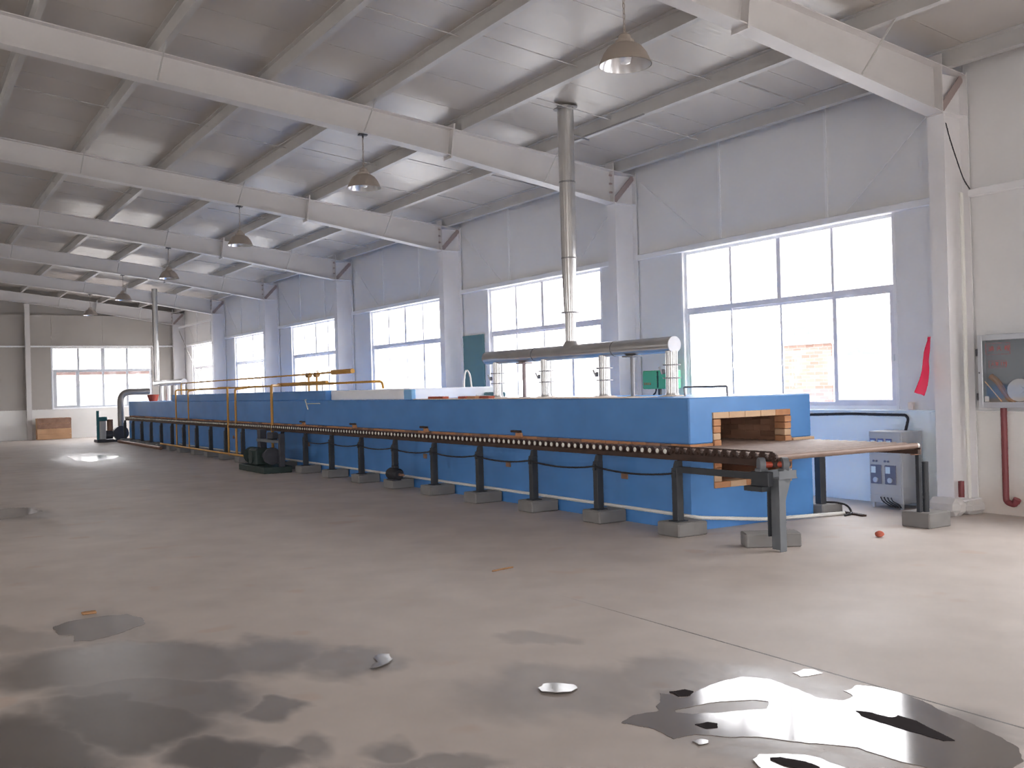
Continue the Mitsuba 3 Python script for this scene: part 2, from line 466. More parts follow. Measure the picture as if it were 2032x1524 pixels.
put('wall_far__jamb', box(GX0 - .04, GX0, FAR - .01, FAR + .2, 1.17, 3.62), 'alu_grey')

# ---------------------------------------------------------------- walls outside the picture that let the light in
struct('wall_left')
put('wall_left__dado', box(LEFT - .24, LEFT, BACK - .3, FAR + .3, 0, 1.15), 'plaster')
LO = [(y + 1.08, y + 4.95) for y in (FY[1], FY[4])]
prev = BACK - .3
for y0, y1 in LO + [(FAR + .3, None)]:
    put('wall_left__panel', box(LEFT - .16, LEFT, prev, y0, 1.15, 3.62), 'wall_panel')
    prev = y1
put('wall_left__panel', box(LEFT - .16, LEFT, BACK - .3, FAR + .3, 3.62, 5.3), 'wall_panel')
for i, (y0, y1) in enumerate(LO):
    window(10 + i, 'y', y0, y1, LEFT, -1)
struct('wall_back')
for a, b_, z0, z1 in ((LEFT - .3, -10.5, 0, 5.3), (-10.5, -3.0, 3.9, 5.3), (-3.0, 4.6, 0, 5.3), (4.6, 7.0, 3.4, 5.3), (7.0, W + .3, 0, 5.3)):
    put('wall_back__panel', box(a, b_, BACK - .16, BACK, z0, z1), 'wall_panel')
put('wall_back__gable_panel', plate_xz([(LEFT - .3, 5.3), (W, 5.3), (RIDGE, zc(RIDGE) + .06)], BACK - .16, BACK - .005), 'wall_panel')

# ---------------------------------------------------------------- portal frames
zb_pts = [(10.12, 4.555), (9.55, 4.645), (7.1, 5.035), (5.6, 5.235), (RIDGE, zt(RIDGE) - .37)]
FL = .21
near = ['nearest, beside the fire hydrant cabinet', 'second from the camera, behind the green box', 'third from the camera, left of the teal board',
        'fourth from the camera', 'fifth from the camera', 'sixth from the camera', 'in the far corner']
nearr = ['nearest, crossing the top right corner', 'second from the camera, passing behind the flue stack', 'third from the camera',
         'fourth from the camera', 'fifth from the camera', 'sixth from the camera', 'last, close against the far gable wall']
for i in range(1, 8):
    y = FY[i]
    yc = y + FL / 2
    c = thing('steel_column', f'white steel column on the window wall, {near[i - 1]}', 'column')
    put(f'{c}__inner_flange', box(10.12, 10.134, y, y + FL, .17, 4.555), 'column_white')
    put(f'{c}__outer_flange', box(10.565, 10.579, y, y + FL, .17, 5.06), 'column_white')
    put(f'{c}__web', box(10.134, 10.565, yc - .006, yc + .006, .17, 5.02), 'column_white')
    put(f'{c}__stiffener', box(10.134, 10.565, y + .01, y + FL - .01, 4.545, 4.56), 'column_white')
    put(f'{c}__diagonal_stiffener', beam((10.15, y + .055, 4.58), (10.55, y + .055, 5.0), .085, .014, up=(0, 1, 0)), 'stiffener_brown')
    put(f'{c}__base_plate', box(10.07, 10.59, y - .03, y + FL + .03, .15, .17), 'column_white')
    rng = np.random.default_rng(i)
    for q, (x0, x1) in enumerate(((10.02, 10.24), (10.26, 10.585))):
        lump = cbox(x0, x1, y - .10, y + FL + .09, 0, .155 + .05 * (1 - q), .06).subdivide().subdivide()
        lump.vertices += .03 * (meshkit.noise(lump.vertices * 7 + i) - .5)[:, None] * np.array([1, 1, .5])
        lump.vertices[:, 2] = np.maximum(lump.vertices[:, 2], 0)
        lump.vertices[:, 0] = np.minimum(lump.vertices[:, 0], W - .01)
        put(f'{c}__mortar_footing', lump, 'plinth_concrete', 30)
    r = thing('roof_rafter', f'white tapered steel rafter, {nearr[i - 1]}', 'rafter')
    bot = zb_pts
    top = [(RIDGE, zt(RIDGE)), (10.12, zt(10.12))]
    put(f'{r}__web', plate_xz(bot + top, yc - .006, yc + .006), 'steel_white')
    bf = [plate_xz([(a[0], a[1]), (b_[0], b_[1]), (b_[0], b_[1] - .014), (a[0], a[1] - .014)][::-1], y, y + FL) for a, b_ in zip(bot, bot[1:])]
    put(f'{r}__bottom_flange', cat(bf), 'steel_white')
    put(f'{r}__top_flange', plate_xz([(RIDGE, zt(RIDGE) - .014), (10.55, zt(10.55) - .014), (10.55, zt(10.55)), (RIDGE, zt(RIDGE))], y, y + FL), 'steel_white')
    put(f'{r}__end_plate', box(10.105, 10.12, y, y + FL, 4.53, 5.20), 'steel_white')
    put(f'{r}__splice_plate', plate_xz([(7.09, 4.98), (7.115, 4.98), (7.18, 5.50), (7.155, 5.50)], y - .008, y + FL + .008), 'steel_white')
    for x in (8.77, 5.73, 2.94, .08):               # slender braces from the purlins to the bottom flange
        xb = x
        zbx = np.interp(xb, [p[0] for p in bot[::-1]], [p[1] for p in bot[::-1]])
        put(f'{r}__fly_brace', tube([(x + .02, y - .42, zt(x) + .03), (xb, y + .02, zbx + .01)], .011, 6), 'purlin_metal', SM)
    if i > 1:
        put(f'{r}__bolt', cat([disc((10.085, y + yy, z), (1, 0, 0), .018, .05, 8) for yy in (.05, .16) for z in (4.72, 4.86, 5.0)]), 'stiffener_brown', SM)

# ---------------------------------------------------------------- purlins
px = [10.22, 8.77, 7.28, 5.73, 4.38, 2.94, 1.53, 0.08]
pn = ['along the eave above the windows', 'next up from the eave', 'third up from the eave', 'fourth up from the eave', 'fifth up from the eave', 'sixth up from the eave',
      'seventh up from the eave', 'highest one in view, top left']
sl = -0.1165
for x, nme in zip(px, pn):
    z0 = zt(x)
    d = .17
    prof = [(x, z0), (x + .075, z0 + .075 * sl), (x + .075, z0 + .075 * sl + .02), (x + .069, z0 + .075 * sl + .02), (x + .069, z0 + .069 * sl + .006), (x + .006, z0 + .006),
            (x + .006, z0 + d + .012), (x - .05, z0 + d + .012 + .006), (x - .05, z0 + d + .006), (x, z0 + d)]
    one('roof_purlin', plate_xz(prof, BACK, FAR - .01), 'purlin_metal', f'long grey roof purlin over the rafters, {nme}', 'purlin')
# sag rods between the purlins
grp = 'sag rods between the purlins'
for b_ in range(1, 7):
    for j in range(0, 6):
        for fr in ((.36, .7) if j < 2 else (.52,)):
            y = FY[b_] + 6 * fr + (.12 if j % 2 else -.08)
            x0, x1 = px[j], px[j + 1]
            tag = '' if j > 1 else (', nearer of two' if fr < .5 else ', farther of two')
            one('sag_rod', tube([(x0 - .0, y, zt(x0) + .10), (x1 + .0, y, zt(x1) + .10)], .008 if j else .014, 6), 'purlin_metal',
                f'thin sag rod, {ORD[j]} purlin gap from the eave, {ORD[b_ - 1]} bay{tag}', 'rod', grp, SM)

# thin tie rods on the wall in each bay
for b_ in range(1, 7):
    y = FY[b_]
    for s, a, c in ((0, (y + .25, 4.9), (y + 1.75, 3.73)), (1, (y + 5.9, 4.9), (y + 4.35, 3.73))):
        one('wall_brace', tube([(W - .03, a[0], a[1]), (W - .03, c[0], c[1])],   .005, 6), 'wall_strip',
            f'thin slanting tie rod {"right" if s == 0 else "left"} above the {ORD[b_ - 1]} window from the right', 'rod', None, SM)
# cross bracing in the last bay
xb = thing('cross_bracing', 'pair of crossed thin steel rods in front of the farthest side window', 'bracing')
put(f'{xb}__rod', tube([(10.35, FY[7], 4.3), (10.35, FY[6] + .3, .4)], .018, 8), 'purlin_metal', SM)
put(f'{xb}__rod', tube([(10.40, FY[7], .4), (10.40, FY[6] + .3, 4.3)], .012, 8), 'purlin_metal', SM)
one('wall_strut', beam((10.35, FY[6] + .22, 4.42), (10.35, FY[7] - .02, 4.42), .07, .07), 'wall_strip', 'pale horizontal strut between the last two columns in the far corner', 'strut')

# gable posts
for x, nme in ((4.60, 'left of the far window'), (-2.2, 'outside the picture')):
    if x > 0:
        g = thing('gable_post', f'slim white steel post against the far gable wall, {nme}', 'post')
        put(f'{g}__flange', box(x - .09, x + .09, FAR - .20, FAR - .19, .0, zt(x) - .40), 'steel_white')
        put(f'{g}__web', box(x - .005, x + .005, FAR - .19, FAR - .02, .0, zt(x) - .40), 'steel_white')
        put(f'{g}__flange', box(x - .09, x + .09, FAR - .02, FAR - .01, .0, zt(x) - .40), 'steel_white')

# black cable clipped to the nearest column
one('hanging_cable', tube(bend([(10.135, 6.905, 4.42), (10.20, 6.905, 4.25), (10.34, 6.905, 3.98), (10.44, 6.905, 3.80), (10.56, 6.905, 3.70)], .1), .007, 6), 'cable_black',
    'short black cable hanging across the top of the nearest white column', 'cable', None, SM)
one('conduit_pipe', tube([(10.42, 6.93, .18), (10.42, 6.93, 3.66)], .022, 10), 'pipe_white', 'upright cream conduit pipe standing in the recess of the nearest white column', 'pipe', None, SM)
one('pipe_stub', tube([(10.27, 6.93, .20), (10.27, 6.93, .38)], .032, 12), 'pipe_maroon', 'short rusty red pipe stub at the foot of the nearest white column', 'pipe', None, SM)

# ---------------------------------------------------------------- hanging lamps
lx = [5.66, 5.74, 5.78, 5.83, 5.9, 5.95]
nm = ['nearest and largest, above the flue pipe', 'second from the camera', 'third from the camera', 'fourth from the camera', 'fifth from the camera',
      'farthest, small, high above the far window']
for i in range(6):
    x, y = lx[i], FY[i + 1] + .10
    zb = np.interp(x, [p[0] for p in zb_pts[::-1]], [p[1] for p in zb_pts[::-1]]) - .014
    zl = 4.47
    k = thing('pendant_lamp', f'grey bell-shaped pendant lamp on a chain, {nm[i]}', 'lamp')
    put(f'{k}__hook', cat([box(x - .06, x + .06, y - .04, y + .04, zb - .02, zb), disc((x, y, zb - .035), (1, 0, 0), .02, .012, 10)]), 'motor_dark')
    links = []
    top, bot_ = zb - .03, zl + .25
    nl = max(8, int((top - bot_) / .045)) if i < 2 else 10
    for q in range(nl):
        z = bot_ + (top - bot_) * (q + .5) / nl
        h = (top - bot_) / nl * .62
        a = (1, 0, 0) if q % 2 else (0, 1, 0)
        ring = [np.array([x, y, z]) + np.array(a) * .011 * math.cos(t) + np.array([0, 0, 1]) * h * math.sin(t) for t in np.linspace(0, 2 * np.pi, 9)]
        links.append(tube(ring, .004, 5, cap=False))
    put(f'{k}__chain', cat(links), 'lamp_shell', SM)
    put(f'{k}__cap', lathe([(.0, .255), (.03, .255), (.055, .235), (.06, .20), (.085, .19), (.085, .15)], (x, y, zl), 24), 'lamp_shell', 30)
    out = [(.075, .165), (.11, .155), (.155, .125), (.195, .07), (.225, .005), (.238, -.03)]
    put(f'{k}__shade', lathe(out, (x, y, zl), 32), 'lamp_shell', SM)
    put(f'{k}__reflector', lathe([(r - .006, z) for r, z in out[::-1]] + [(.0, .15)], (x, y, zl), 32), 'lamp_reflector', SM)
    put(f'{k}__bulb', lathe([(0, .14), (.03, .13), (.035, .09), (.06, .04), (.045, -.01), (0, -.025)], (x, y, zl), 16), 'lamp_bulb', SM)

# ---------------------------------------------------------------- the blue furnace
FX0, FX1, FN, FF = 7.19, 9.06, 8.01, 37.3
OX0, OX1 = 7.63, 8.61        # tunnel
f = thing('annealing_furnace', 'long blue-painted brick lehr furnace with an open mouth at the near end', 'furnace')
lower = trimesh.boolean.difference([box(FX0, FX1, FN, FF, 0, .80), box(OX0 - .11, OX1 + .11, FN - 1, 16, .43, 1)], engine='manifold')
put(f'{f}__lower_body', lower, 'blue_paint')
upper = trimesh.boolean.difference([cbox(FX0, FX1, FN, FF, .92, 1.4165, .012), box(OX0 - .11, OX1 + .11, FN - 1, 16, .5, 1.25)], engine='manifold')
put(f'{f}__upper_body', upper, 'blue_paint')
put(f'{f}__raised_section', cbox(FX0 + .0, FX1, 18.42, 30.9, 1.4165, 1.605, .01), 'blue_paint')
put(f'{f}__raised_block', cbox(FX0 + .01, FX0 + .09, 14.66, 14.95, 1.4165, 1.585, .01), 'light_blue')
put(f'{f}__hood', cbox(FX0 + .10, FX1 - .1, 14.98, 18.38, 1.4165, 1.60, .012), 'silver_sheet')
# the slot the rollers run through: brick courses
nb = 118
ly = (FF - FN) / nb
bm = [mikit.ply(cbox(FX0 + .012, FX0 + .15, 0.004, ly - .004, .80, .92, .006), m) for m in ('fire_brick', 'rusty_steel', 'fire_brick_dark')]
for q in range(nb):
    d = bm[[0, 0, 1, 0, 2][(q * 7 + q // 5) % 5]]
    scene[free(f'{f}__slot_brick')] = {**d, 'to_world': T().translate([0, FN + q * ly, 0])}
put(f'{f}__slot_bricks_behind', box(FX1 - .15, FX1 - .012, FN, FF, .80, .92), 'fire_brick')
put(f'{f}__ledge', cbox(OX1 + .12, FX1 + .02, FN - .03, FN + .3, .885, .92, .006), 'fire_brick_pale')
put(f'{f}__ledge', cbox(FX0, OX0 - .11, FN - .008, FN + .3, .885, .92, .004), 'fire_brick')
# mouth: jamb bricks, lintel and floor bricks
mouth = put(f'{f}__mouth_lining', cat([box(OX0 - .105, OX0 - .07, FN + .14, 15.9, .44, 1.24), box(OX1 + .07, OX1 + .105, FN + .14, 15.9, .44, 1.24),
                                      box(OX0 - .1, OX1 + .1, 10.3, 10.45, .44, 1.24), box(OX0 - .1, OX1 + .1, FN + .14, 15.9, 1.2, 1.245), box(OX0 - .1, OX1 + .1, FN + .14, 15.9, .435, .48)]), 'fire_brick_dark')
mb = ['fire_brick', 'fire_brick_pale', 'fire_brick']
q = 0
for x0 in (OX0 - .105, OX1 + .0):
    for z in np.arange(.50, 1.17, .0755):
        put(f'{f}__mouth_brick', cbox(x0, x0 + .105, FN - .012 - .004 * (q % 3), FN + .14, z, z + .070, .004), mb[(q * 5 + 1) % 3])
        q += 1
for j in range(5):
    w = (OX1 - OX0 + .21) / 5
    x0 = OX0 - .105 + j * w
    put(f'{f}__mouth_brick', cbox(x0, x0 + w - .004, FN - .014, FN + .14, 1.182, 1.25, .004), 'fire_brick_pale' if j != 4 else 'fire_brick')
    put(f'{f}__mouth_brick', cbox(x0, x0 + w - .004, FN - .012, FN + .14, .43, .497, .004), mb[j % 3])
put(f'{f}__threshold', box(OX0 - .06, OX1 + .06, 9.25, 9.30, .895, .925), 'pipe_white')
# deeper side wall bricks inside the mouth
q = 0
for k, y in enumerate(np.arange(FN + .16, FN + 1.9, .245)):
    for j, z in enumerate(np.arange(.93, 1.19, .068)):
        put(f'{f}__side_brick', box(OX1 + .045, OX1 + .075, y + .12 * (j % 2), y + .24 + .12 * (j % 2), z, z + .062), 'fire_brick_dark' if (k + j) % 3 else 'rusty_steel')
# inspection holes and pegs on the long side
for yy in (19.62, 16.99, 14.13, 11.38):
    p = put(f'{f}__peep_block', cbox(FX0 - .03, FX0 + .02, yy - .07, yy + .07, .905, .965, .006), 'fire_brick')
    put(f'{p}__cap', cbox(FX0 - .05, FX0 + .02, yy - .05, yy + .16, .965, .995, .006), 'rail_steel')
for yy in (9.13, 11.69, 14.2, 16.8, 19.4, 22.0, 24.6):
    p = put(f'{f}__inspection_plug', cbox(FX0 - .012, FX0 + .02, yy - .06, yy + .06, .485, .56, .006), 'rusty_steel')
put(f'{f}__crank_rod', cat([tube([(FX0 - .03, 19.46, 1.43), (FX0 - .06, 19.23, 1.24)], .014, 8), tube([(FX0 - .03, 19.36, 1.35), (FX0 - .03, 18.65, 1.355)], .010, 8),
                           tube([(FX0 + .05, 19.46, 1.43), (FX0 - .03, 19.46, 1.43)], .014, 8)]), 'pipe_white', SM)
put(f'{f}__top_board', cbox(FX0 + .0, FX0 + .42, 9.0, 14.6, 1.4165, 1.428, .004), 'insulation')
# loose bricks on the furnace top
for a, b_, m, w in ((13.62, 14.12, 'red_brick', 'nearest the silver hood, the longest'), (12.9, 13.14, 'red_brick', 'second from the silver hood'), (12.62, 12.86, 'fire_brick', 'third from the silver hood, orange'),
                    (12.24, 12.5, 'red_brick', 'farthest from the silver hood')):
    one('fire_brick_piece', cbox(FX0 + .03, FX0 + .14, a, b_, 1.428, 1.462, .006), m,
        f'flat loose brick on the furnace top edge, {w}', 'brick', 'loose bricks on the furnace top')
rail = thing('bent_handrail', 'low bent grey pipe rail standing on the near end of the blue furnace', 'rail')
put(f'{rail}__pipe', tube(bend([(8.1, 9.08, 1.4165), (8.1, 9.10, 1.525), (8.1, 8.37, 1.525), (8.1, 8.37, 1.4165)], .02), .011, 8), 'zinc_dull', SM)

# ---------------------------------------------------------------- roller conveyor
RX0, RX1, RN, RF, RZ = 6.93, 9.05, 6.60, 36.6, .862
r = thing('roller_conveyor', 'long bed of rusty steel rollers running through the blue furnace on dark rails', 'conveyor')
for x in (RX0 - .005, RX1 - .045):
    put(f'{r}__rail', cat([cbox(x, x + .05, RN - .04, RF, .775, .825, .004), box(x + .036, x + .05, RN - .04, RF, .825, .84)]), 'rail_steel')
put(f'{r}__chain_guard', cat([box(RX0 - .012, RX0 - .005, RN + .02, 8.0, .795, .84)]), 'rail_steel')
cyl = mikit.ply(tube([(RX0 + .02, 0, RZ), (RX1 - .02, 0, RZ)], .031, 14), 'roller_metal', SM)
cyl2 = mikit.ply(tube([(RX0 + .02, 0, RZ), (FX0 + .1, 0, RZ)], .028, 10), 'rusty_steel', SM)
cap = mikit.ply(tube([(RX0 - .012, 0, RZ), (RX0 - .004, 0, RZ), (RX0 + .024, 0, RZ)], [.016, .027, .027], 8), 'cap_white', SM)
teeth = []
for a in range(12):
    t = a * math.pi / 6
    teeth.append(beam((RX0 + .006, .036 * math.cos(t), RZ + .036 * math.sin(t)), (RX0 + .006, .051 * math.cos(t), RZ + .051 * math.sin(t)), .016, .012, up=(1, 0, 0)))
spro = mikit.ply(cat([disc((RX0 + .006, 0, RZ), (1, 0, 0), .042, .02, 16)] + teeth + [disc((RX0 - .012, 0, RZ), (1, 0, 0), .016, .03, 8)]), 'rail_steel')
bear = mikit.ply(cat([box(RX0 + .0, RX0 + .045, -.03, .03, .825, RZ), disc((RX0 + .022, 0, RZ), (1, 0, 0), .036, .043, 12)]), 'rail_steel', SM)
capr = mikit.ply(tube([(RX1 - .024, 0, RZ), (RX1 + .016, 0, RZ)], .026, 8), 'cap_white', SM)
y, q = RN, 0
while y < RF:
    tw = T().translate([0, float(y), 0])
    k = free(f'{r}__roller')
    scene[k] = {**(cyl if y < 9.2 else cyl2), 'to_world': tw}
    scene[f'{k}__bearing'] = {**bear, 'to_world': tw}
    if y > 8.1:
        scene[f'{k}__end_cap'] = {**cap, 'to_world': tw}
    else:
        scene[f'{k}__sprocket'] = {**spro, 'to_world': tw}
        if y < 6.7:
            scene[f'{k}__end_cap'] = {**capr, 'to_world': tw}
    y += .1255
    q += 1
ch = []
for z in (RZ + .052, RZ - .052):
    for yy in np.arange(RN, 8.05, .03):
        ch.append(box(RX0 + .002, RX0 + .016, yy, yy + .024, z - .007, z + .007))
put(f'{r}__drive_chain', cat(ch), 'rail_steel')

# support posts and their concrete blocks along the furnace
py = [7.9 + 1.366 * k for k in range(22)]
for k, y in enumerate(py):
    s = thing('support_post', f'dark steel post under the roller rail, {ORD[k]} from the near end', 'post')
    put(f'{s}__shaft', cbox(6.865, 6.95, y - .042, y + .042, .155, .70, .004), 'dark_steel')
    put(f'{s}__neck', plate_yz([(y - .042, .70), (y + .042, .70), (y + .01, .775), (y - .042, .775)], 6.885, 6.945), 'dark_steel')
    put(f'{s}__foot_plate', box(6.835, 6.98, y - .07, y + .07, .145, .156), 'dark_steel')
    if k < 7:
        put(f'{s}__side_lug', box(6.845, 6.866, y - .02, y + .02, .60, .67), 'dark_steel')
    rng = np.random.default_rng(50 + k)
    a, b_ = rng.uniform(-.02, .02, 2)
    one('concrete_block', cbox(6.76 + a, 7.17, y - .17 + b_, y + .17 + b_, 0, .145, .014), 'block_concrete',
        f'grey concrete block under a roller rail post, {ORD[k]} from the near end', 'block')
pts = []
for a, b_ in zip(py[:8], py[1:9]):
    for t in np.linspace(0, 1, 9)[:-1]:
        pts.append((6.852, a + (b_ - a) * t, .645 - .042 * 4 * t * (1 - t)))
one('sagging_cable', tube(pts, .011, 6), 'cable_black', 'black cable sagging from post to post along the side of the blue furnace', 'cable', None, SM)
one('white_conduit', tube(bend([(7.165, 30.0, .165), (7.165, 8.1, .165), (7.22, 7.95, .15), (8.2, 7.93, .045), (9.34, 7.80, .022)], .12), .020, 10), 'pipe_white',
    'long white plastic pipe along the foot of the blue furnace and round its near end', 'pipe', None, SM)

# drive stand at the near end
d = thing('drive_stand', 'grey steel stand with bearings and red shaft ending the roller bed', 'stand')
put(f'{d}__post', cat([cbox(6.905, 6.99, 6.50, 6.512, 0, .67, .003), box(6.943, 6.953, 6.512, 6.64, 0.01, .67)]), 'grey_steel')
put(f'{d}__rear_flange', box(6.905, 6.99, 6.64, 6.652, .13, .67), 'dark_steel')
put(f'{d}__gusset', plate_xz([(6.99, .34), (7.12, .66), (6.99, .66)], 6.55, 6.562), 'grey_steel')
put(f'{d}__top_channel', cat([cbox(6.90, 7.13, 6.49, 6.50, .665, .745, .003), box(6.90, 7.15, 6.50, 6.66, .665, .675), box(6.9, 7.13, 6.65, 6.66, .665, .745)]), 'grey_steel')
for x, y in ((7.015, 6.53), (6.87, 6.68)):
    bs = put(f'{d}__bearing', cat([disc((x, y, .80), (1, -.55, 0), .066, .055, 20), cbox(x - .05, x + .05, y - .04, y + .04, .735, .765, .006)]), 'grey_steel', SM)
    put(f'{bs}__nut', disc((x + .035, y - .02, .80), (1, -.55, 0), .022, .03, 6), 'motor_dark')
put(f'{d}__shaft', tube([(6.85, 6.69, .80), (7.05, 6.51, .80)], .028, 14), 'red_cast', SM)
put(f'{d}__side_bracket', cat([cbox(6.83, 6.90, 6.56, 6.78, .60, .735, .005), box(6.79, 6.895, 6.60, 6.83, .555, .60)]), 'dark_steel')
put(f'{d}__arm', cat([box(6.872, 6.882, 6.78, 7.86, .655, .715), box(6.882, 6.93, 6.78, 7.86, .705, .715)]), 'dark_steel')
m = cbox(-.265, .265, -.10, .13, 0, .135, .012)
m.apply_transform(trimesh.transformations.rotation_matrix(math.radians(-32), (0, 0, 1)))
m.apply_translation((7.11, 6.81, 0))
one('concrete_block', m, 'block_concrete', 'grey concrete block on the floor behind the grey drive stand', 'block')

# right hand supports
b_ = one('concrete_block', cbox(9.07, 9.43, 6.49, 6.83, 0, .16, .010), 'block_concrete', 'squat grey concrete block carrying the two thin posts in front of the grey cabinet', 'block')
p = thing('corner_post', 'pair of thin dark posts under the right-hand corner of the roller bed', 'post')
put(f'{p}__leg', cbox(9.10, 9.145, 6.62, 6.665, .16, .80, .004), 'dark_steel')
put(f'{p}__bracket', cbox(9.02, 9.145, 6.62, 6.665, .76, .83, .004), 'rusty_steel')
put(f'{p}__pipe', tube([(9.20, 6.62, .16), (9.20, 6.62, .685)], .033, 14), 'dark_steel', SM)
put(f'{p}__tie', cbox(9.12, 9.2, 6.62, 6.645, .30, .33, .003), 'dark_steel')
one('concrete_block', cbox(9.09, 9.44, 7.90, 8.2, 0, .125, .012), 'block_concrete', 'grey concrete block at the right-hand corner of the blue furnace', 'block')
p = thing('support_post', 'dark blue steel post at the right-hand corner of the blue furnace', 'post')
put(f'{p}__shaft', cbox(9.15, 9.245, 7.97, 8.06, .125, .76, .006), 'dark_steel')
put(f'{p}__cap', cbox(9.1, 9.25, 7.95, 8.08, .76, .775, .004), 'rail_steel')
one('scrap_strip', beam((9.47, 7.92, .012), (9.39, 7.56, .010), .06, .018), 'rail_steel', 'dark strip of scrap metal lying on the floor near the grey cabinet', 'scrap')
one('floor_cable', tube(bend([(9.26, 8.0, .14), (9.36, 7.92, .135), (9.45, 7.84, .10), (9.42, 7.75, .012), (9.25, 7.72, .012)], .06), .012, 6), 'cable_black',
    'thick black cable draped over the concrete block at the furnace corner', 'cable', None, SM)

# ---------------------------------------------------------------- the flue over the near end
k = thing('exhaust_flue', 'shiny galvanised flue with a tall stack and a horizontal header on four risers', 'flue')
put(f'{k}__header', tube([(8.1, 9.25, 2.047), (8.1, 13.73, 2.047)], .10, 28, cap=False), 'zinc', SM)
put(f'{k}__end_cap', disc((8.1, 9.252, 2.047), (0, 1, 0), .102, .012, 28), 'silver_sheet', SM)
put(f'{k}__end_cap', disc((8.1, 13.73, 2.047), (0, 1, 0), .102, .012, 28), 'zinc_dull', SM)
for yy in (10.4, 12.3):
    put(f'{k}__seam_band', disc((8.1, yy, 2.047), (0, 1, 0), .104, .02, 28), 'zinc_dull', SM)
for yy in (9.31, 10.66, 12.06, 13.42):
    ri = put(f'{k}__riser', tube([(8.1, yy, 1.418), (8.1, yy, 1.43), (8.1, yy, 1.47), (8.1, yy, 1.97)], [.10, .085, .075, .075], 22), 'zinc', SM)
    for z in (1.64, 1.80):
        put(f'{ri}__flange', disc((8.1, yy, z), (0, 0, 1), .11, .014, 22), 'zinc_dull', SM)
    put(f'{ri}__damper_handle', cat([disc((8.1 - .09, yy + .05, 1.72), (1, -.4, 0), .03, .03, 10), beam((8.0, yy + .06, 1.69), (7.97, yy + .08, 1.78), .02, .02)]), 'zinc_dull', SM)
    put(f'{ri}__mortar_base', tube([(8.1, yy, 1.4165), (8.1, yy, 1.432)], [.17, .12], 14), 'insulation', SM)
put(f'{k}__stack', tube([(8.1, 11.41, 2.14), (8.1, 11.41, 2.60)], .077, 24), 'zinc', SM)
put(f'{k}__stack', tube([(8.1, 11.41, 2.60), (8.1, 11.41, 3.35), (8.1, 11.40, 5.48)], [.085, .105, .115], 26), 'zinc', SM)
put(f'{k}__collar', disc((8.1, 11.41, 2.60), (0, 0, 1), .125, .014, 26), 'zinc_dull', SM)
put(f'{k}__saddle', tube([(8.1, 11.41, 2.10), (8.1, 11.41, 2.16), (8.1, 11.41, 2.20)], [.135, .105, .08], 22), 'zinc', SM)
for z in (3.36, 4.42):
    put(f'{k}__seam_band', disc((8.1, 11.405, z), (0, 0, 1), .112 if z < 4 else .117, .02, 26), 'zinc_dull', SM)
put(f'{k}__roof_flange', disc((8.1, 11.40, 5.455), (sl, 0, 1), .17, .012, 26), 'zinc_dull', SM)
for q, yy in enumerate((12.65, 10.07)):
    s = thing('flue_support', f'slim pipe stand under the flue header, {("left one before the window", "right one before the column")[q]}', 'support')
    put(f'{s}__leg', tube([(8.1, yy, 1.42), (8.1, yy, 1.925)], .026, 12), 'stiffener_brown' if q == 0 else 'zinc_dull', SM)
    put(f'{s}__saddle_plate', cbox(8.02, 8.18, yy - .11, yy + .11, 1.925, 1.945, .004), 'stiffener_brown' if q == 0 else 'zinc_dull')
    put(f'{s}__foot', cbox(8.04, 8.16, yy - .06, yy + .06, 1.4165, 1.425, .003), 'zinc_dull')
for q, e in enumerate(((8.73, 10.45, 5.22), (8.75, 11.75, 5.16))):
    one('flue_brace', tube([(8.19, 11.38, 5.0 + .1 * q), (e[0], e[1], e[2])], .013, 8), 'zinc_dull', f'thin grey rod bracing the tall flue stack to a purlin, {("nearer", "farther")[q]} of two', 'brace', None, SM)

# ---------------------------------------------------------------- the far flue, duct and pumps
k = thing('far_flue', 'small galvanised flue with a short header and stack at the far end of the furnace', 'flue')
put(f'{k}__stack', tube([(8.1, 37.0, 2.05), (8.1, 37.0, 5.42)], .10, 16), 'zinc', SM)
put(f'{k}__header', tube([(8.1, 37.2, 2.03), (8.1, 33.1, 2.03)], .10, 16), 'zinc', SM)
for yy in (33.3, 34.3, 35.3, 36.3):
    put(f'{k}__riser', tube([(8.1, yy, 1.418), (8.1, yy, 1.97)], .075, 14), 'zinc', SM)
k = thing('elbow_duct', 'grey bent air duct coming down in front of the far end of the blue furnace', 'duct')
put(f'{k}__pipe', tube(bend([(8.0, 37.75, 1.76), (7.0, 37.75, 1.76), (7.0, 37.75, .45)], .35, 8), .11, 16), 'duct_grey', SM)
put(f'{k}__fan_housing', cat([disc((6.98, 37.75, .30), (0, 1, 0), .26, .22, 20), cbox(6.75, 7.2, 37.55, 37.95, 0, .08)]), 'motor_dark', SM)
k = thing('air_pump', 'dark pump with a teal housing left of the far end of the furnace', 'pump')
put(f'{k}__base', cbox(6.15, 6.72, 37.5, 38.2, 0, .10, .01), 'motor_dark')
put(f'{k}__post', cbox(6.16, 6.24, 37.6, 37.68, .10, 1.12, .006), 'pump_teal')
put(f'{k}__housing', cbox(6.2, 6.5, 37.55, 37.9, .76, .90, .02), 'pump_teal')
put(f'{k}__motor', tube([(6.36, 37.75, .26), (6.70, 37.75, .26)], .15, 16), 'motor_dark', SM)
put(f'{k}__cylinder', tube([(6.62, 37.75, .40), (6.62, 37.75, .80)], .10, 14), 'rusty_steel', SM)
put(f'{k}__tank', cbox(6.26, 6.46, 37.58, 37.8, .1, .76, .02), 'cabinet_grey')
one('floor_pipe', tube([(6.75, 36.9, .05), (6.75, 30.5, .05)], .05, 10), 'rusty_steel', 'rusty brown pipe lying on the floor along the far part of the furnace', 'pipe', None, SM)
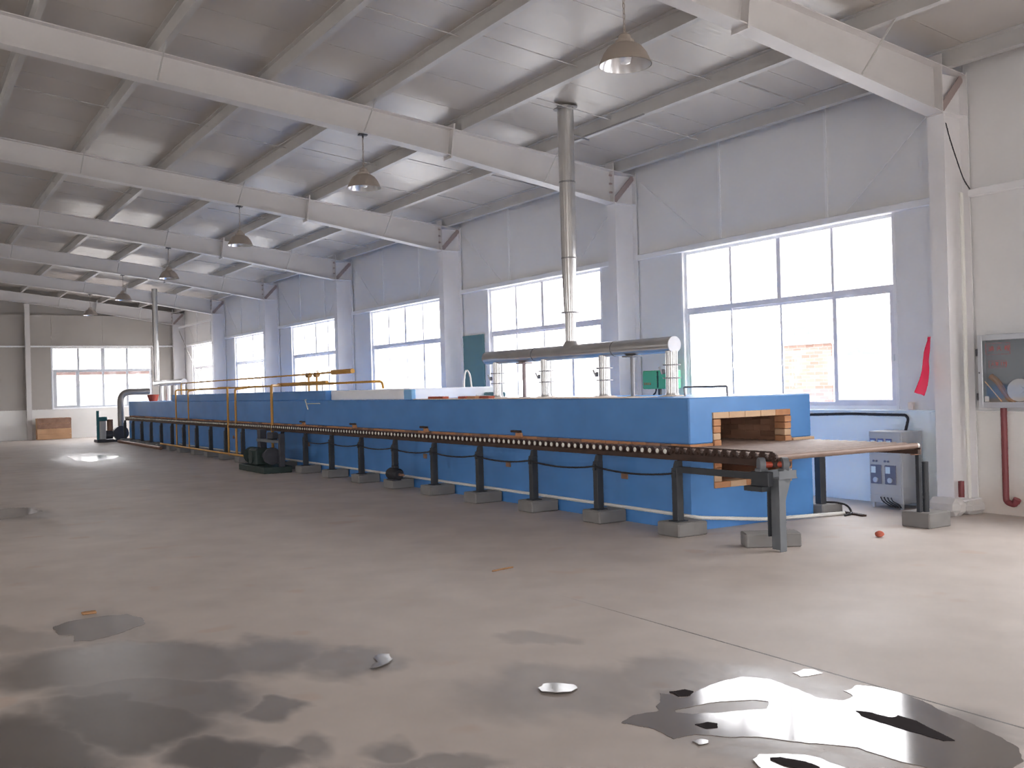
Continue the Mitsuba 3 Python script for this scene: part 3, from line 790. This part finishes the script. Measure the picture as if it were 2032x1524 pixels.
one('red_bin', tube([(7.62, 35.4, 1.4165), (7.62, 35.4, 1.64)], [.13, .20], 16), 'red_cast', 'small red bin on the far top of the blue furnace', 'bin', None, SM)
k = thing('wooden_crate', 'brown wooden crate on the floor against the far gable wall', 'crate')
cx0, cx1, cy0, cy1 = 4.80, 6.02, 42.45, 42.94
for j in range(4):
    put(f'{k}__plank', cbox(cx0, cx1, cy0, cy0 + .02, .02 + j * .205, .02 + j * .205 + .198, .004), 'crate_wood' if j < 2 else 'rusty_steel')
    put(f'{k}__plank', cbox(cx0, cx0 + .02, cy0 + .022, cy1, .02 + j * .205, .02 + j * .205 + .198, .004), 'crate_wood')
put(f'{k}__back', box(cx0 + .03, cx1, cy1 - .02, cy1, 0, .84), 'crate_wood')
put(f'{k}__lid', cbox(cx0 + .02, cx1, cy0 + .022, cy1 - .03, .81, .83, .004), 'crate_dark')

# ---------------------------------------------------------------- gas pipes
k = thing('gas_pipe', 'yellow gas pipework rising over the side of the blue furnace', 'pipe')
put(f'{k}__header', tube(bend([(6.95, 29.4, .10), (6.95, 29.4, 1.74), (7.3, 29.4, 1.74), (7.3, 16.5, 1.742), (7.5, 16.45, 1.742), (7.5, 16.4, 1.62)], .06), .022, 10), 'gas_yellow', SM)
put(f'{k}__upper_header', tube(bend([(7.5, 31.0, 1.60), (7.5, 31.0, 1.95), (7.3, 19.4, 1.95), (7.3, 18.2, 1.957)], .05), .017, 10), 'gas_yellow', SM)
put(f'{k}__main', tube([(7.3, 18.3, 1.957), (7.3, 17.3, 1.957)], .045, 12), 'gas_yellow', SM)
put(f'{k}__drop', tube(bend([(7.3, 25.2, 1.745), (6.93, 25.0, 1.745), (6.93, 24.15, 1.745), (6.93, 24.15, .10)], .06), .026, 10), 'gas_yellow', SM)
put(f'{k}__drop', tube(bend([(7.3, 23.58, 1.745), (6.95, 23.58, 1.70), (6.95, 23.58, .10)], .05), .026, 10), 'gas_yellow', SM)
put(f'{k}__drop', tube(bend([(7.3, 21.3, 1.745), (6.95, 20.93, 1.745), (6.95, 20.93, .40)], .06), .030, 10), 'gas_yellow', SM)
put(f'{k}__drop', tube(bend([(7.3, 28.0, 1.745), (6.95, 28.0, 1.70), (6.95, 28.0, .12)], .05), .018, 8), 'gas_yellow', SM)
put(f'{k}__floor_run', tube(bend([(6.74, 30.5, .185), (6.74, 21.6, .185), (6.9, 21.3, .185)], .06), .024, 8), 'gas_yellow', SM)
put(f'{k}__manifold', tube([(7.3, 21.5, 1.765), (7.3, 18.6, 1.765)], .034, 12), 'gas_yellow', SM)
for yy in (19.6, 19.15):
    put(f'{k}__riser', tube([(7.3, yy, 1.60), (7.3, yy, 1.95)], .018, 8), 'gas_yellow', SM)
    put(f'{k}__valve', cat([tube([(7.3, yy - .07, 1.93), (7.3, yy, 1.93), (7.3, yy + .07, 1.93)], [.05, .03, .05], 10), disc((7.3, yy, 2.0), (0, 0, 1), .045, .012, 10)]), 'gas_valve', SM)
for yy in (18.9, 19.8, 21.9, 22.6, 23.2, 25.6, 26.4):
    put(f'{k}__burner_feed', tube([(7.32, yy, 1.60), (7.32, yy, 1.74)], .010, 6), 'pipe_white', SM)

# ---------------------------------------------------------------- the drive machine halfway along
def shifted(m):
    m.apply_translation((-.24, .3, 0))
    return m


k = thing('drive_machine', 'dark green motor and gearbox unit on the floor halfway along the blue furnace', 'machine')
put(f'{k}__base', shifted(cbox(6.42, 7.0, 18.9, 20.55, 0, .13, .012)), 'machine_green')
put(f'{k}__gearbox', shifted(cbox(6.46, 6.84, 19.5, 20.0, .13, .46, .03)), 'machine_green')
put(f'{k}__gearbox_cover', shifted(disc((6.45, 19.75, .30), (1, 0, 0), .13, .05, 18)), 'machine_green', SM)
put(f'{k}__motor', shifted(tube([(6.65, 20.0, .30), (6.65, 20.04, .30), (6.65, 20.42, .30), (6.65, 20.46, .30)], [.13, .16, .16, .11], 18)), 'machine_green', SM)
put(f'{k}__cooling_fins', shifted(cat([disc((6.65, y, .30), (0, 1, 0), .175, .012, 18) for y in np.arange(20.08, 20.40, .05)])), 'machine_green', SM)
put(f'{k}__coupling', shifted(tube([(6.65, 19.1, .33), (6.65, 19.5, .33)], .07, 14)), 'motor_dark', SM)
put(f'{k}__pulley', shifted(disc((6.62, 18.98, .34), (0, 1, 0), .17, .08, 22)), 'motor_dark', SM)
put(f'{k}__upright', shifted(cbox(6.70, 6.84, 19.95, 20.15, .46, .84, .008)), 'motor_dark')
put(f'{k}__upright', shifted(cbox(6.70, 6.80, 18.72, 18.84, .13, .78, .008)), 'motor_dark')
put(f'{k}__cross_beam', shifted(cbox(6.62, 6.80, 18.8, 19.95, .60, .655, .006)), 'grey_steel')
put(f'{k}__chain_case', shifted(cbox(6.66, 6.80, 19.1, 19.4, .66, .80, .02)), 'motor_dark')
k = thing('small_motor', 'small black motor standing on a concrete block at the sixth support post', 'motor')
put(f'{k}__body', tube([(6.80, 14.35, .245), (6.80, 14.39, .245), (6.80, 14.66, .245), (6.80, 14.70, .245)], [.07, .095, .095, .08], 16), 'cable_black', SM)
put(f'{k}__terminal_box', cbox(6.76, 6.84, 14.44, 14.56, .335, .385, .008), 'cable_black')
put(f'{k}__foot', cbox(6.72, 6.845, 14.38, 14.66, .145, .17, .004), 'motor_dark')
put(f'{k}__shaft', tube([(6.80, 14.20, .245), (6.80, 14.35, .245)], .02, 10), 'rusty_steel', SM)

# ---------------------------------------------------------------- electrical cabinet and its conduit
EX, EY0, EY1, EH = 10.16, 7.62, 8.09, .925
k = thing('electrical_cabinet', 'grey electrical cabinet with meters and switches under the nearest window', 'cabinet')
put(f'{k}__body', cbox(EX + .006, 10.55, EY0, EY1, .06, EH, .006), 'cabinet_grey')
put(f'{k}__front_panel', cat([cbox(EX, EX + .006, EY0 + .02, EY1 - .02, .16, .68, .002), cbox(EX, EX + .006, EY0 + .02, EY1 - .02, .70, EH - .02, .002)]), 'cabinet_grey')
for yy in (EY0 + .02, EY1 - .05):
    for xx in (EX + .02, 10.5):
        put(f'{k}__foot', box(xx, xx + .03, yy, yy + .03, 0, .06), 'cabinet_grey')
for yy in (8.022, 7.908, 7.795):
    me = put(f'{k}__meter', cbox(EX - .012, EX, yy - .042, yy + .042, .772, .838, .004), 'meter_blue')
    put(f'{me}__face', box(EX - .0135, EX - .0121, yy - .030, yy + .030, .785, .818), 'meter_face')
for yy in (8.02, 7.975, 7.855, 7.81):
    put(f'{k}__button', disc((EX - .006, yy, .565), (1, 0, 0), .013, .014, 10), 'panel_dark', SM)
for yy in (7.985, 7.78):
    g = put(f'{k}__regulator', cbox(EX - .014, EX, yy - .078, yy + .078, .29, .52, .004), 'panel_dark')
    put(f'{g}__dial', box(EX - .016, EX - .0141, yy + .0, yy + .065, .42, .50), 'meter_face')
    put(f'{g}__knob', cat([disc((EX - .022, yy, .34), (1, 0, 0), .032, .016, 14), box(EX - .034, EX - .03, yy - .006, yy + .006, .315, .365)]), 'alu_grey', SM)
for q in range(4):
    a = .02 * q
    put(f'{k}__loose_wire', tube(bend([(EX - .005, 7.93 - .05 * q, .13), (EX - .04, 7.88 - .05 * q, .09), (EX - .02, 7.82 - .05 * q, .05 + a * .3), (EX + .02, 7.78 - .04 * q, .02)], .04), .007, 6), 'cable_black', SM)
cb = [(W - .02, 16.0, 1.10)]
for yy in np.arange(15.0, 7.95, -.45):
    cb.append((W - .02, yy, 1.104 + .012 * math.sin(yy * 3.1)))
cb += [(W - .02, 7.86, 1.108), (W - .03, 7.82, 1.06), (10.50, 7.81, .926)]
one('wall_conduit', tube(bend(cb, .06), .017, 8), 'cable_black', 'dark flexible conduit running along the dado below the windows down to the grey cabinet', 'conduit', None, SM)
one('sill_box', cbox(10.52, 10.58, 7.72, 7.79, 1.17, 1.27, .01), 'insulation', 'small beige box standing on the ledge right of the nearest window', 'box')

# ---------------------------------------------------------------- fire hydrant cabinet on the wall
HX0, HX1, HY0, HY1, HZ0, HZ1 = 10.44, 10.598, 5.93, 6.80, 1.205, 2.025
k = thing('hydrant_cabinet', 'glass-fronted aluminium fire hydrant cabinet with red lettering on the right wall', 'cabinet')
put(f'{k}__case', cat([box(HX1 - .006, HX1, HY0, HY1, HZ0, HZ1), box(HX0 + .02, HX1 - .006, HY0, HY0 + .01, HZ0, HZ1), box(HX0 + .02, HX1 - .006, HY1 - .01, HY1, HZ0, HZ1),
                      box(HX0 + .02, HX1 - .006, HY0 + .01, HY1 - .01, HZ0, HZ0 + .01), box(HX0 + .02, HX1 - .006, HY0 + .01, HY1 - .01, HZ1 - .01, HZ1)]), 'hydrant_back')
put(f'{k}__door_frame', cat([cbox(HX0, HX0 + .02, HY1 - .055, HY1, HZ0, HZ1, .004), cbox(HX0, HX0 + .02, HY0, HY0 + .055, HZ0, HZ1, .004),
                            cbox(HX0, HX0 + .02, HY0 + .055, HY1 - .055, HZ0, HZ0 + .065, .004), cbox(HX0, HX0 + .02, HY0 + .055, HY1 - .055, HZ1 - .065, HZ1, .004)]), 'alu_grey')
put(f'{k}__glass', box(HX0 + .010, HX0 + .012, HY0 + .055, HY1 - .055, HZ0 + .065, HZ1 - .065), 'glass')
for z in (1.83, 1.33):
    put(f'{k}__hinge', tube([(HX0 + .0, HY1 + .006, z - .04), (HX0 + .0, HY1 + .006, z + .04)], .012, 8), 'motor_dark', SM)
put(f'{k}__lock', disc((HX0 - .002, HY1 - .02, 1.60), (1, 0, 0), .01, .008, 8), 'motor_dark', SM)
put(f'{k}__hose_reel', cat([disc((10.53, 6.36, 1.40), (1, .25, 0), .125, .06, 24), disc((10.50, 6.35, 1.40), (1, .25, 0), .045, .03, 16)]), 'hose_grey', SM)
put(f'{k}__hose', tube(bend([(10.53, 6.70, 1.56), (10.53, 6.62, 1.50), (10.52, 6.55, 1.40), (10.52, 6.48, 1.30), (10.54, 6.42, 1.275)], .05), .032, 10), 'hose_brown', SM)
put(f'{k}__rod', tube([(10.475, 6.735, 1.50), (10.475, 6.54, 1.275)], .006, 6), 'stick_tan', SM)
put(f'{k}__tag', box(10.47, 10.474, 6.69, 6.74, 1.275, 1.335), 'pipe_white')


def strokes(lines, y0, z0, size, w=.0042, x=HX0 + .0085):
    """red strokes on the pane; (u, v) in a unit cell, u to the right as one reads it (towards smaller y)"""
    out = []
    for (a, b_), (c, d_) in lines:
        out.append(beam((x, y0 - a * size, z0 + b_ * size), (x, y0 - c * size, z0 + d_ * size), w, .002, up=(1, 0, 0)))
    return out


XIAO = [((.05, .92), (.2, .8)), ((0, .62), (.16, .52)), ((.02, .05), (.2, .36)), ((.66, .98), (.66, .68)), ((.42, .92), (.5, .74)), ((.92, .92), (.82, .74)),
        ((.40, .64), (.40, .0)), ((.40, .64), (.94, .64)), ((.94, .64), (.94, .02)), ((.40, .44), (.94, .44)), ((.40, .26), (.94, .26))]
HUO = [((.5, .98), (.5, .55)), ((.5, .55), (.06, .02)), ((.5, .55), (.95, .02)), ((.2, .75), (.14, .5)), ((.84, .78), (.68, .55))]
SHUAN = [((.2, 1.0), (.2, 0)), ((0, .72), (.4, .72)), ((.2, .68), (.02, .3)), ((.2, .66), (.4, .45)), ((.7, 1.0), (.42, .66)), ((.7, 1.0), (1.0, .66)), ((.52, .58), (.9, .58)),
         ((.71, .58), (.71, .04)), ((.5, .34), (.92, .34)), ((.42, .04), (1.0, .04))]
JING = [((.0, .92), (.45, .92)), ((.15, 1.), (.15, .84)), ((.33, 1.), (.33, .84)), ((.08, .8), (.42, .8)), ((.42, .8), (.42, .6)), ((.08, .68), (.3, .68)), ((.62, 1.), (.5, .75)),
        ((.55, .85), (.95, .85)), ((.88, .85), (.55, .58)), ((.62, .78), (.95, .58)), ((.1, .5), (.9, .5)), ((.25, .4), (.75, .4)), ((.25, .3), (.75, .3)), ((.28, .2), (.28, 0)), ((.72, .2), (.72, 0)),
        ((.28, .2), (.72, .2)), ((.28, .02), (.72, .02))]
ONE = [((.5, 1), (.5, 0)), ((.5, 1), (.3, .85))]
NINE = [((.2, .5), (.2, 1)), ((.2, 1), (.75, 1)), ((.75, 1), (.75, 0)), ((.2, .5), (.75, .5)), ((.75, 0), (.3, 0))]
rect = lambda w, h: [((0, 0), (w, 0)), ((w, 0), (w, h)), ((w, h), (0, h)), ((0, h), (0, 0))]
lt = []
for q, g in enumerate((XIAO, HUO, SHUAN)):
    lt += strokes(g, 6.665 - q * .093, 1.838, .06)
for q, g in enumerate((HUO, JING)):
    lt += strokes(g, 6.645 - q * .052, 1.672, .044, .003)
for q, g in enumerate((ONE, ONE, NINE)):
    lt += strokes(g, 6.540 - q * .026, 1.672, .042, .0035)
lt += strokes(rect(.285, .125), 6.70, 1.80, 1, .002) + strokes(rect(.20, .075), 6.665, 1.655, 1, .002)
put(f'{k}__lettering', cat(lt), 'letter_red')

k = thing('hydrant_pipe', 'dark red water pipe with a bent foot below the fire hydrant cabinet', 'pipe')
put(f'{k}__pipe', tube(bend([(10.54, 6.565, 1.205), (10.54, 6.565, .155), (10.54, 6.47, .13), (10.54, 6.44, .17)], .07), .034, 16), 'pipe_maroon', SM)
put(f'{k}__mouth', tube([(10.54, 6.452, .158), (10.54, 6.432, .195)], .042, 16), 'pipe_maroon', SM)

# ---------------------------------------------------------------- flag, boards and boxes on the wall side
fl = []
fu = np.linspace(0, 1, 9)
P0, P1, P2, P3 = np.array([10.11, 7.17, 2.03]), np.array([10.112, 7.17, 1.66]), np.array([10.02, 7.20, 1.355]), np.array([9.90, 7.22, 1.40])
V, Fc = [], []
n = 10
for i in range(n + 1):
    s = i / n
    a = P0 + (P3 - P0) * s
    bb = P0 + (P1 - P0) * min(1, s / .52) if s < .52 else P1 + (P2 - P1) * (s - .52) / .48
    for j in range(4):
        q = a + (bb - a) * j / 3
        V.append(q + np.array([0, .018 * math.sin(s * 7 + j * 1.7), 0]))
V = np.array(V)
for i in range(n):
    for j in range(3):
        a = i * 4 + j
        Fc += [(a, a + 1, a + 5), (a, a + 5, a + 4)]
Fc = np.array(Fc)
thick = np.vstack([V, V + [0, .006, 0]])
rim = [i * 4 for i in range(n + 1)] + [n * 4 + j for j in range(1, 4)] + [i * 4 + 3 for i in range(n - 1, -1, -1)] + [2, 1]
rf = []
for a, b_ in zip(rim, rim[1:] + rim[:1]):
    rf += [(a, b_, b_ + len(V)), (a, b_ + len(V), a + len(V))]
flag = trimesh.Trimesh(thick, np.vstack([Fc, Fc[:, ::-1] + len(V), rf]), process=False)
one('red_flag', flag, 'flag_red', 'furled red flag hanging from the far side of the nearest white column', 'flag', None, 60)
k = thing('teal_board', 'dark teal board fixed to the wall left of the second window', 'board')
put(f'{k}__panel', cbox(W - .035, W - .003, 18.05, 18.92, 1.22, 2.70, .006), 'board_teal')
put(f'{k}__edge', cat([box(W - .042, W - .036, 18.05, 18.92, 2.66, 2.70), box(W - .042, W - .036, 18.05, 18.09, 1.22, 2.66)]), 'board_teal')
k = thing('junction_box', 'bright green junction box mounted beside the column behind the flue', 'box')
put(f'{k}__case', cbox(10.02, 10.30, 11.63, 12.20, 1.49, 1.775, .008), 'box_green')
put(f'{k}__door', cbox(10.005, 10.02, 11.86, 12.19, 1.50, 1.765, .004), 'box_green')
put(f'{k}__gap', box(10.014, 10.0199, 11.832, 11.858, 1.51, 1.76), 'box_green_dark')
put(f'{k}__mark', cat([box(10.003, 10.005, 12.16 - .045 * q - .03, 12.16 - .045 * q, 1.555, 1.59) for q in range(4)]), 'gas_valve')
put(f'{k}__stand', cat([box(10.1, 10.14, 11.9, 11.94, 0, 1.49), box(10.1, 10.14, 11.7, 11.74, 0, 1.49)]), 'dark_steel')
put(f'{k}__cable', tube(bend([(10.1, 11.98, 1.49), (10.1, 12.0, 1.43), (10.1, 12.05, 1.40)], .03), .012, 6), 'cable_black', SM)
one('hose_loop', tube(bend([(8.6, 15.4, 1.42), (8.6, 15.40, 1.75), (8.6, 15.32, 1.92), (8.6, 15.18, 1.82), (8.6, 15.14, 1.58), (8.6, 15.0, 1.44), (8.6, 14.5, 1.43)], .12), .016, 8), 'pipe_white',
    'loop of white hose standing up on the blue furnace before the teal board', 'hose', None, SM)
one('green_drum', cbox(8.75, 8.97, 14.6, 15.9, 1.4165, 1.50, .02), 'board_teal', 'low teal cover on the back edge of the blue furnace behind the silver hood', 'cover')

# ---------------------------------------------------------------- water on the floor
PUD = {
    'wide bright water puddle reflecting the window, front right': ([(3.31, 3.96), (3.34, 3.83), (3.46, 3.87), (3.67, 3.93), (3.83, 3.92), (3.92, 3.8), (3.91, 3.64), (3.88, 3.55), (3.89, 3.4), (3.95, 3.34), (4.05, 3.36), (4.07, 3.44), (4.2, 3.45), (4.25, 3.36), (4.26, 3.25), (4.25, 3.1), (4.18, 2.92), (4.14, 2.76), (4.09, 2.6), (4.02, 2.48), (3.89, 2.38), (3.73, 2.38), (3.64, 2.47), (3.53, 2.55), (3.5, 2.71), (3.48, 2.89), (3.42, 2.98), (3.32, 3.09), (3.25, 3.22), (3.12, 3.31), (3.06, 3.41), (2.93, 3.42), (2.94, 3.57), (2.87, 3.72), (2.98, 3.77), (3.12, 3.75)],
        [[(3.19, 3.71), (3.33, 3.71), (3.47, 3.67), (3.6, 3.61), (3.64, 3.54), (3.56, 3.47), (3.43, 3.52), (3.32, 3.58), (3.22, 3.62), (3.17, 3.68)],
         [(3.13, 3.5), (3.2, 3.5), (3.23, 3.45), (3.19, 3.41), (3.13, 3.43)],
         [(3.86, 3.19), (3.9, 3.14), (3.91, 3.01), (3.97, 3.04), (3.97, 2.95), (3.93, 2.83), (3.89, 2.69), (3.84, 2.71), (3.83, 2.85), (3.83, 2.94), (3.83, 3.04), (3.83, 3.14)]]),
    'small oval water puddle alone in the middle foreground': ([(2.84, 4.4), (2.91, 4.46), (2.99, 4.43), (3.03, 4.35), (3.01, 4.27), (2.94, 4.24), (2.86, 4.27), (2.82, 4.32)], []),
    'small water puddle just behind the wide bright one': ([(4.11, 3.8), (4.21, 3.82), (4.25, 3.78), (4.22, 3.71), (4.12, 3.7), (4.08, 3.73)], []),
    'tiny round puddle in front of the wide bright one': ([(2.98, 3.34), (3.03, 3.35), (3.04, 3.31), (3.02, 3.29), (2.97, 3.29)], []),
    'water puddle at the bottom edge in front of the wide bright one': ([(3.03, 3.04), (3.1, 3.06), (3.18, 3.0), (3.24, 2.94), (3.25, 2.86), (3.25, 2.74), (3.13, 2.73), (2.98, 2.86), (2.97, 2.95)], []),
    'bluish shallow puddle at the far edge of the damp area on the left': ([(0.92, 7.62), (1.03, 7.73), (1.24, 7.77), (1.44, 7.71), (1.5, 7.52), (1.48, 7.3), (1.37, 7.2), (1.22, 7.08), (1.08, 7.02), (0.99, 7.09), (1.02, 7.24), (0.93, 7.36)], []),
    'small puddle with a bright glint left of the middle foreground': ([(2.40, 5.50), (2.46, 5.55), (2.505, 5.50), (2.47, 5.38), (2.40, 5.30), (2.31, 5.25), (2.29, 5.28), (2.38, 5.38)], []),
    'long distant puddle on the floor towards the far gable wall': ([(4.09, 29.6), (4.44, 29.76), (4.48, 28.79), (4.9, 29.44), (5.24, 28.38), (4.87, 27.42), (4.21, 26.68), (3.98, 27.49)], []),
    'dark puddle at the left edge of the picture': ([(1.18, 16.12), (1.46, 16.41), (1.71, 16.17), (1.81, 15.59), (1.53, 15.11), (1.08, 14.84)], [])}


def soften(ring, amp):
    p = Polygon(ring).buffer(.03).buffer(-.03)
    p = p.segmentize(.02)
    c = np.array(p.exterior.coords)[:-1]
    q = np.c_[c * 9, np.zeros(len(c))]
    c = c + amp * np.c_[meshkit.fbm(q, 3, 1) - .5, meshkit.fbm(q, 3, 2) - .5]
    return Polygon(c).buffer(.012).buffer(-.012)


SLOPE = {'water puddle at the bottom edge in front of the wide bright one': 1.6, 'small oval water puddle alone in the middle foreground': 2.6, 'tiny round puddle in front of the wide bright one': 2.2, 'small puddle with a bright glint left of the middle foreground': 1.8}
for lab, (ring, holes) in PUD.items():
    g = soften(ring, .05)
    for h in holes:
        g = g.difference(soften(h, .03))
    if hasattr(g, 'geoms'):
        g = max(g.geoms, key=lambda s: s.area)
    m = trimesh.creation.extrude_polygon(g, .0025, engine='earcut')
    if lab in SLOPE:                                      # film tilted away from the camera on purpose, to mirror the bright window
        c = np.array([g.centroid.x, g.centroid.y, 0])
        d = (c - EYE) * [1, 1, 0]
        d /= np.linalg.norm(d)
        m.vertices[:, 2] -= math.tan(math.radians(SLOPE[lab])) * ((m.vertices - c) @ d)
        m.vertices[:, 2] += .0003 - m.vertices[:, 2].min()
    one('water_puddle', m, 'water', lab, 'puddle')

# dark patches added to the puddles; the long streak paints a dark reflection
princ('puddle_dark', (0.030, 0.025, 0.026), 0.8, spec=0.03)
for lab, ring in (('small dark island in the left part of the bright puddle', [(3.13, 3.5), (3.2, 3.5), (3.23, 3.45), (3.19, 3.41), (3.13, 3.43)]),
                  ('long dark painted reflection in the right part of the bright puddle', [(3.86, 3.19), (3.9, 3.14), (3.91, 3.01), (3.97, 3.04), (3.97, 2.95), (3.93, 2.83), (3.89, 2.69), (3.84, 2.71), (3.83, 2.85), (3.83, 2.94), (3.83, 3.04), (3.83, 3.14)]),
                  ('dark spot at the left end of the bright puddle', [(3.36, 3.95), (3.45, 3.93), (3.47, 3.88), (3.40, 3.84), (3.34, 3.87)]),
                  ('dark patch in the puddle at the bottom edge of the picture', [(3.09, 2.99), (3.13, 2.97), (3.17, 2.88), (3.17, 2.80), (3.11, 2.80), (3.07, 2.90)])):
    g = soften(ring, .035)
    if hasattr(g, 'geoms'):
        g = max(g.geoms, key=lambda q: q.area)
    one('puddle_dark_patch', trimesh.creation.extrude_polygon(g, .012 if 'edge' in lab else .005, engine='earcut'), 'puddle_dark', lab, 'dark_spot', 'dark patches in the bright puddles')

# small debris
m = trimesh.creation.icosphere(2, .05)
m.vertices = m.vertices * [1, .8, .6] + .012 * (meshkit.noise(m.vertices * 30) - .5)[:, None]
m.apply_translation((8.29, 6.5, .03))
one('brick_chip', m, 'red_brick', 'small chip of red brick on the floor in front of the right-hand concrete block', 'chip')
m = cbox(-.05, .05, -.03, .03, 0, .015, .005)
m.apply_translation((1.21, 7.92, 0))
one('wood_chip', m, 'leaf_orange', 'small orange wood chip beside the bluish puddle on the left', 'chip')
one('floor_stick', tube([(4.36, 7.40, .008), (4.48, 7.43, .008), (4.60, 7.45, .008)], .007, 6), 'leaf_orange', 'thin rusty stick lying alone on the middle of the floor', 'stick', None, SM)

# ---------------------------------------------------------------- outside the windows
struct('ground', 'pale yard outside the windows')
scene['ground'] = mikit.ply(cat([box(W + .3, 90, -60, 110, -.2, -.05), box(-90, LEFT - .3, -60, 110, -.2, -.05), box(LEFT - .3, W + .3, FAR + .3, 110, -.2, -.05),
                                 box(LEFT - .3, W + .3, -60, BACK - .3, -.2, -.05)]), 'outer_ground')
k = thing('brick_building', 'low brick building with a pale rendered top outside the nearest window', 'building')
BX = 17.0
put(f'{k}__wall', box(BX, BX + 5, 14.42, 15.75, -.05, 2.33), 'outer_brick')
put(f'{k}__wall', box(BX + .02, BX + 5, 4.0, 14.42, -.05, 2.33), 'outer_pink')
put(f'{k}__parapet', box(BX - .06, BX + 5, 4.0, 15.8, 2.33, 2.80), 'outer_render')
for q in range(3):
    put(f'{k}__vent', box(BX - .068, BX - .0605, 14.55 + q * .4, 14.85 + q * .4, 2.55, 2.72), 'outer_glass')
wn = put(f'{k}__window', box(BX - .03, BX + .02, 13.1, 14.2, 1.52, 2.25), 'outer_render')
put(f'{wn}__pane', box(BX - .034, BX - .0305, 13.2, 13.98, 1.57, 2.2), 'outer_glass')
put(f'{k}__roof', box(BX + .1, BX + 5, 4.1, 15.7, 2.80, 2.86), 'outer_roof')
k = thing('yard_wall', 'pale yard wall seen through the far gable window', 'wall')
put(f'{k}__wall', box(-4, 24, 60, 60.25, -.05, 2.25), 'outer_wall')
put(f'{k}__coping', box(-4, 24, 59.95, 60.3, 2.25, 2.33), 'outer_render')
k = thing('yard_canopy', 'brown canopy edge crossing the upper part of the far gable window', 'canopy')
put(f'{k}__roof', box(-1, 9.9, FAR + .9, FAR + 2.6, 2.55, 2.68), 'outer_roof')
for x in (-.8, 9.7):
    put(f'{k}__post', box(x, x + .08, FAR + 2.4, FAR + 2.48, -.05, 2.55), 'outer_render')

GROUPS = {'steel_column': 'white steel columns along the window wall', 'roof_rafter': 'white roof rafters', 'roof_purlin': 'roof purlins', 'pendant_lamp': 'pendant lamps under the rafters',
          'support_post': 'posts under the roller rail', 'concrete_block': 'concrete blocks under the roller bed', 'wall_brace': 'tie rods above the windows', 'water_puddle': 'water puddles on the floor',
          'flue_support': 'stands under the flue header', 'flue_brace': 'rods bracing the flue stack'}
for k, v in labels.items():
    base = k[:-4] if k[-4:-3] == '_' and k[-3:].isdigit() else k
    if base in GROUPS and v.get('kind') != 'structure':
        v.setdefault('group', GROUPS[base])
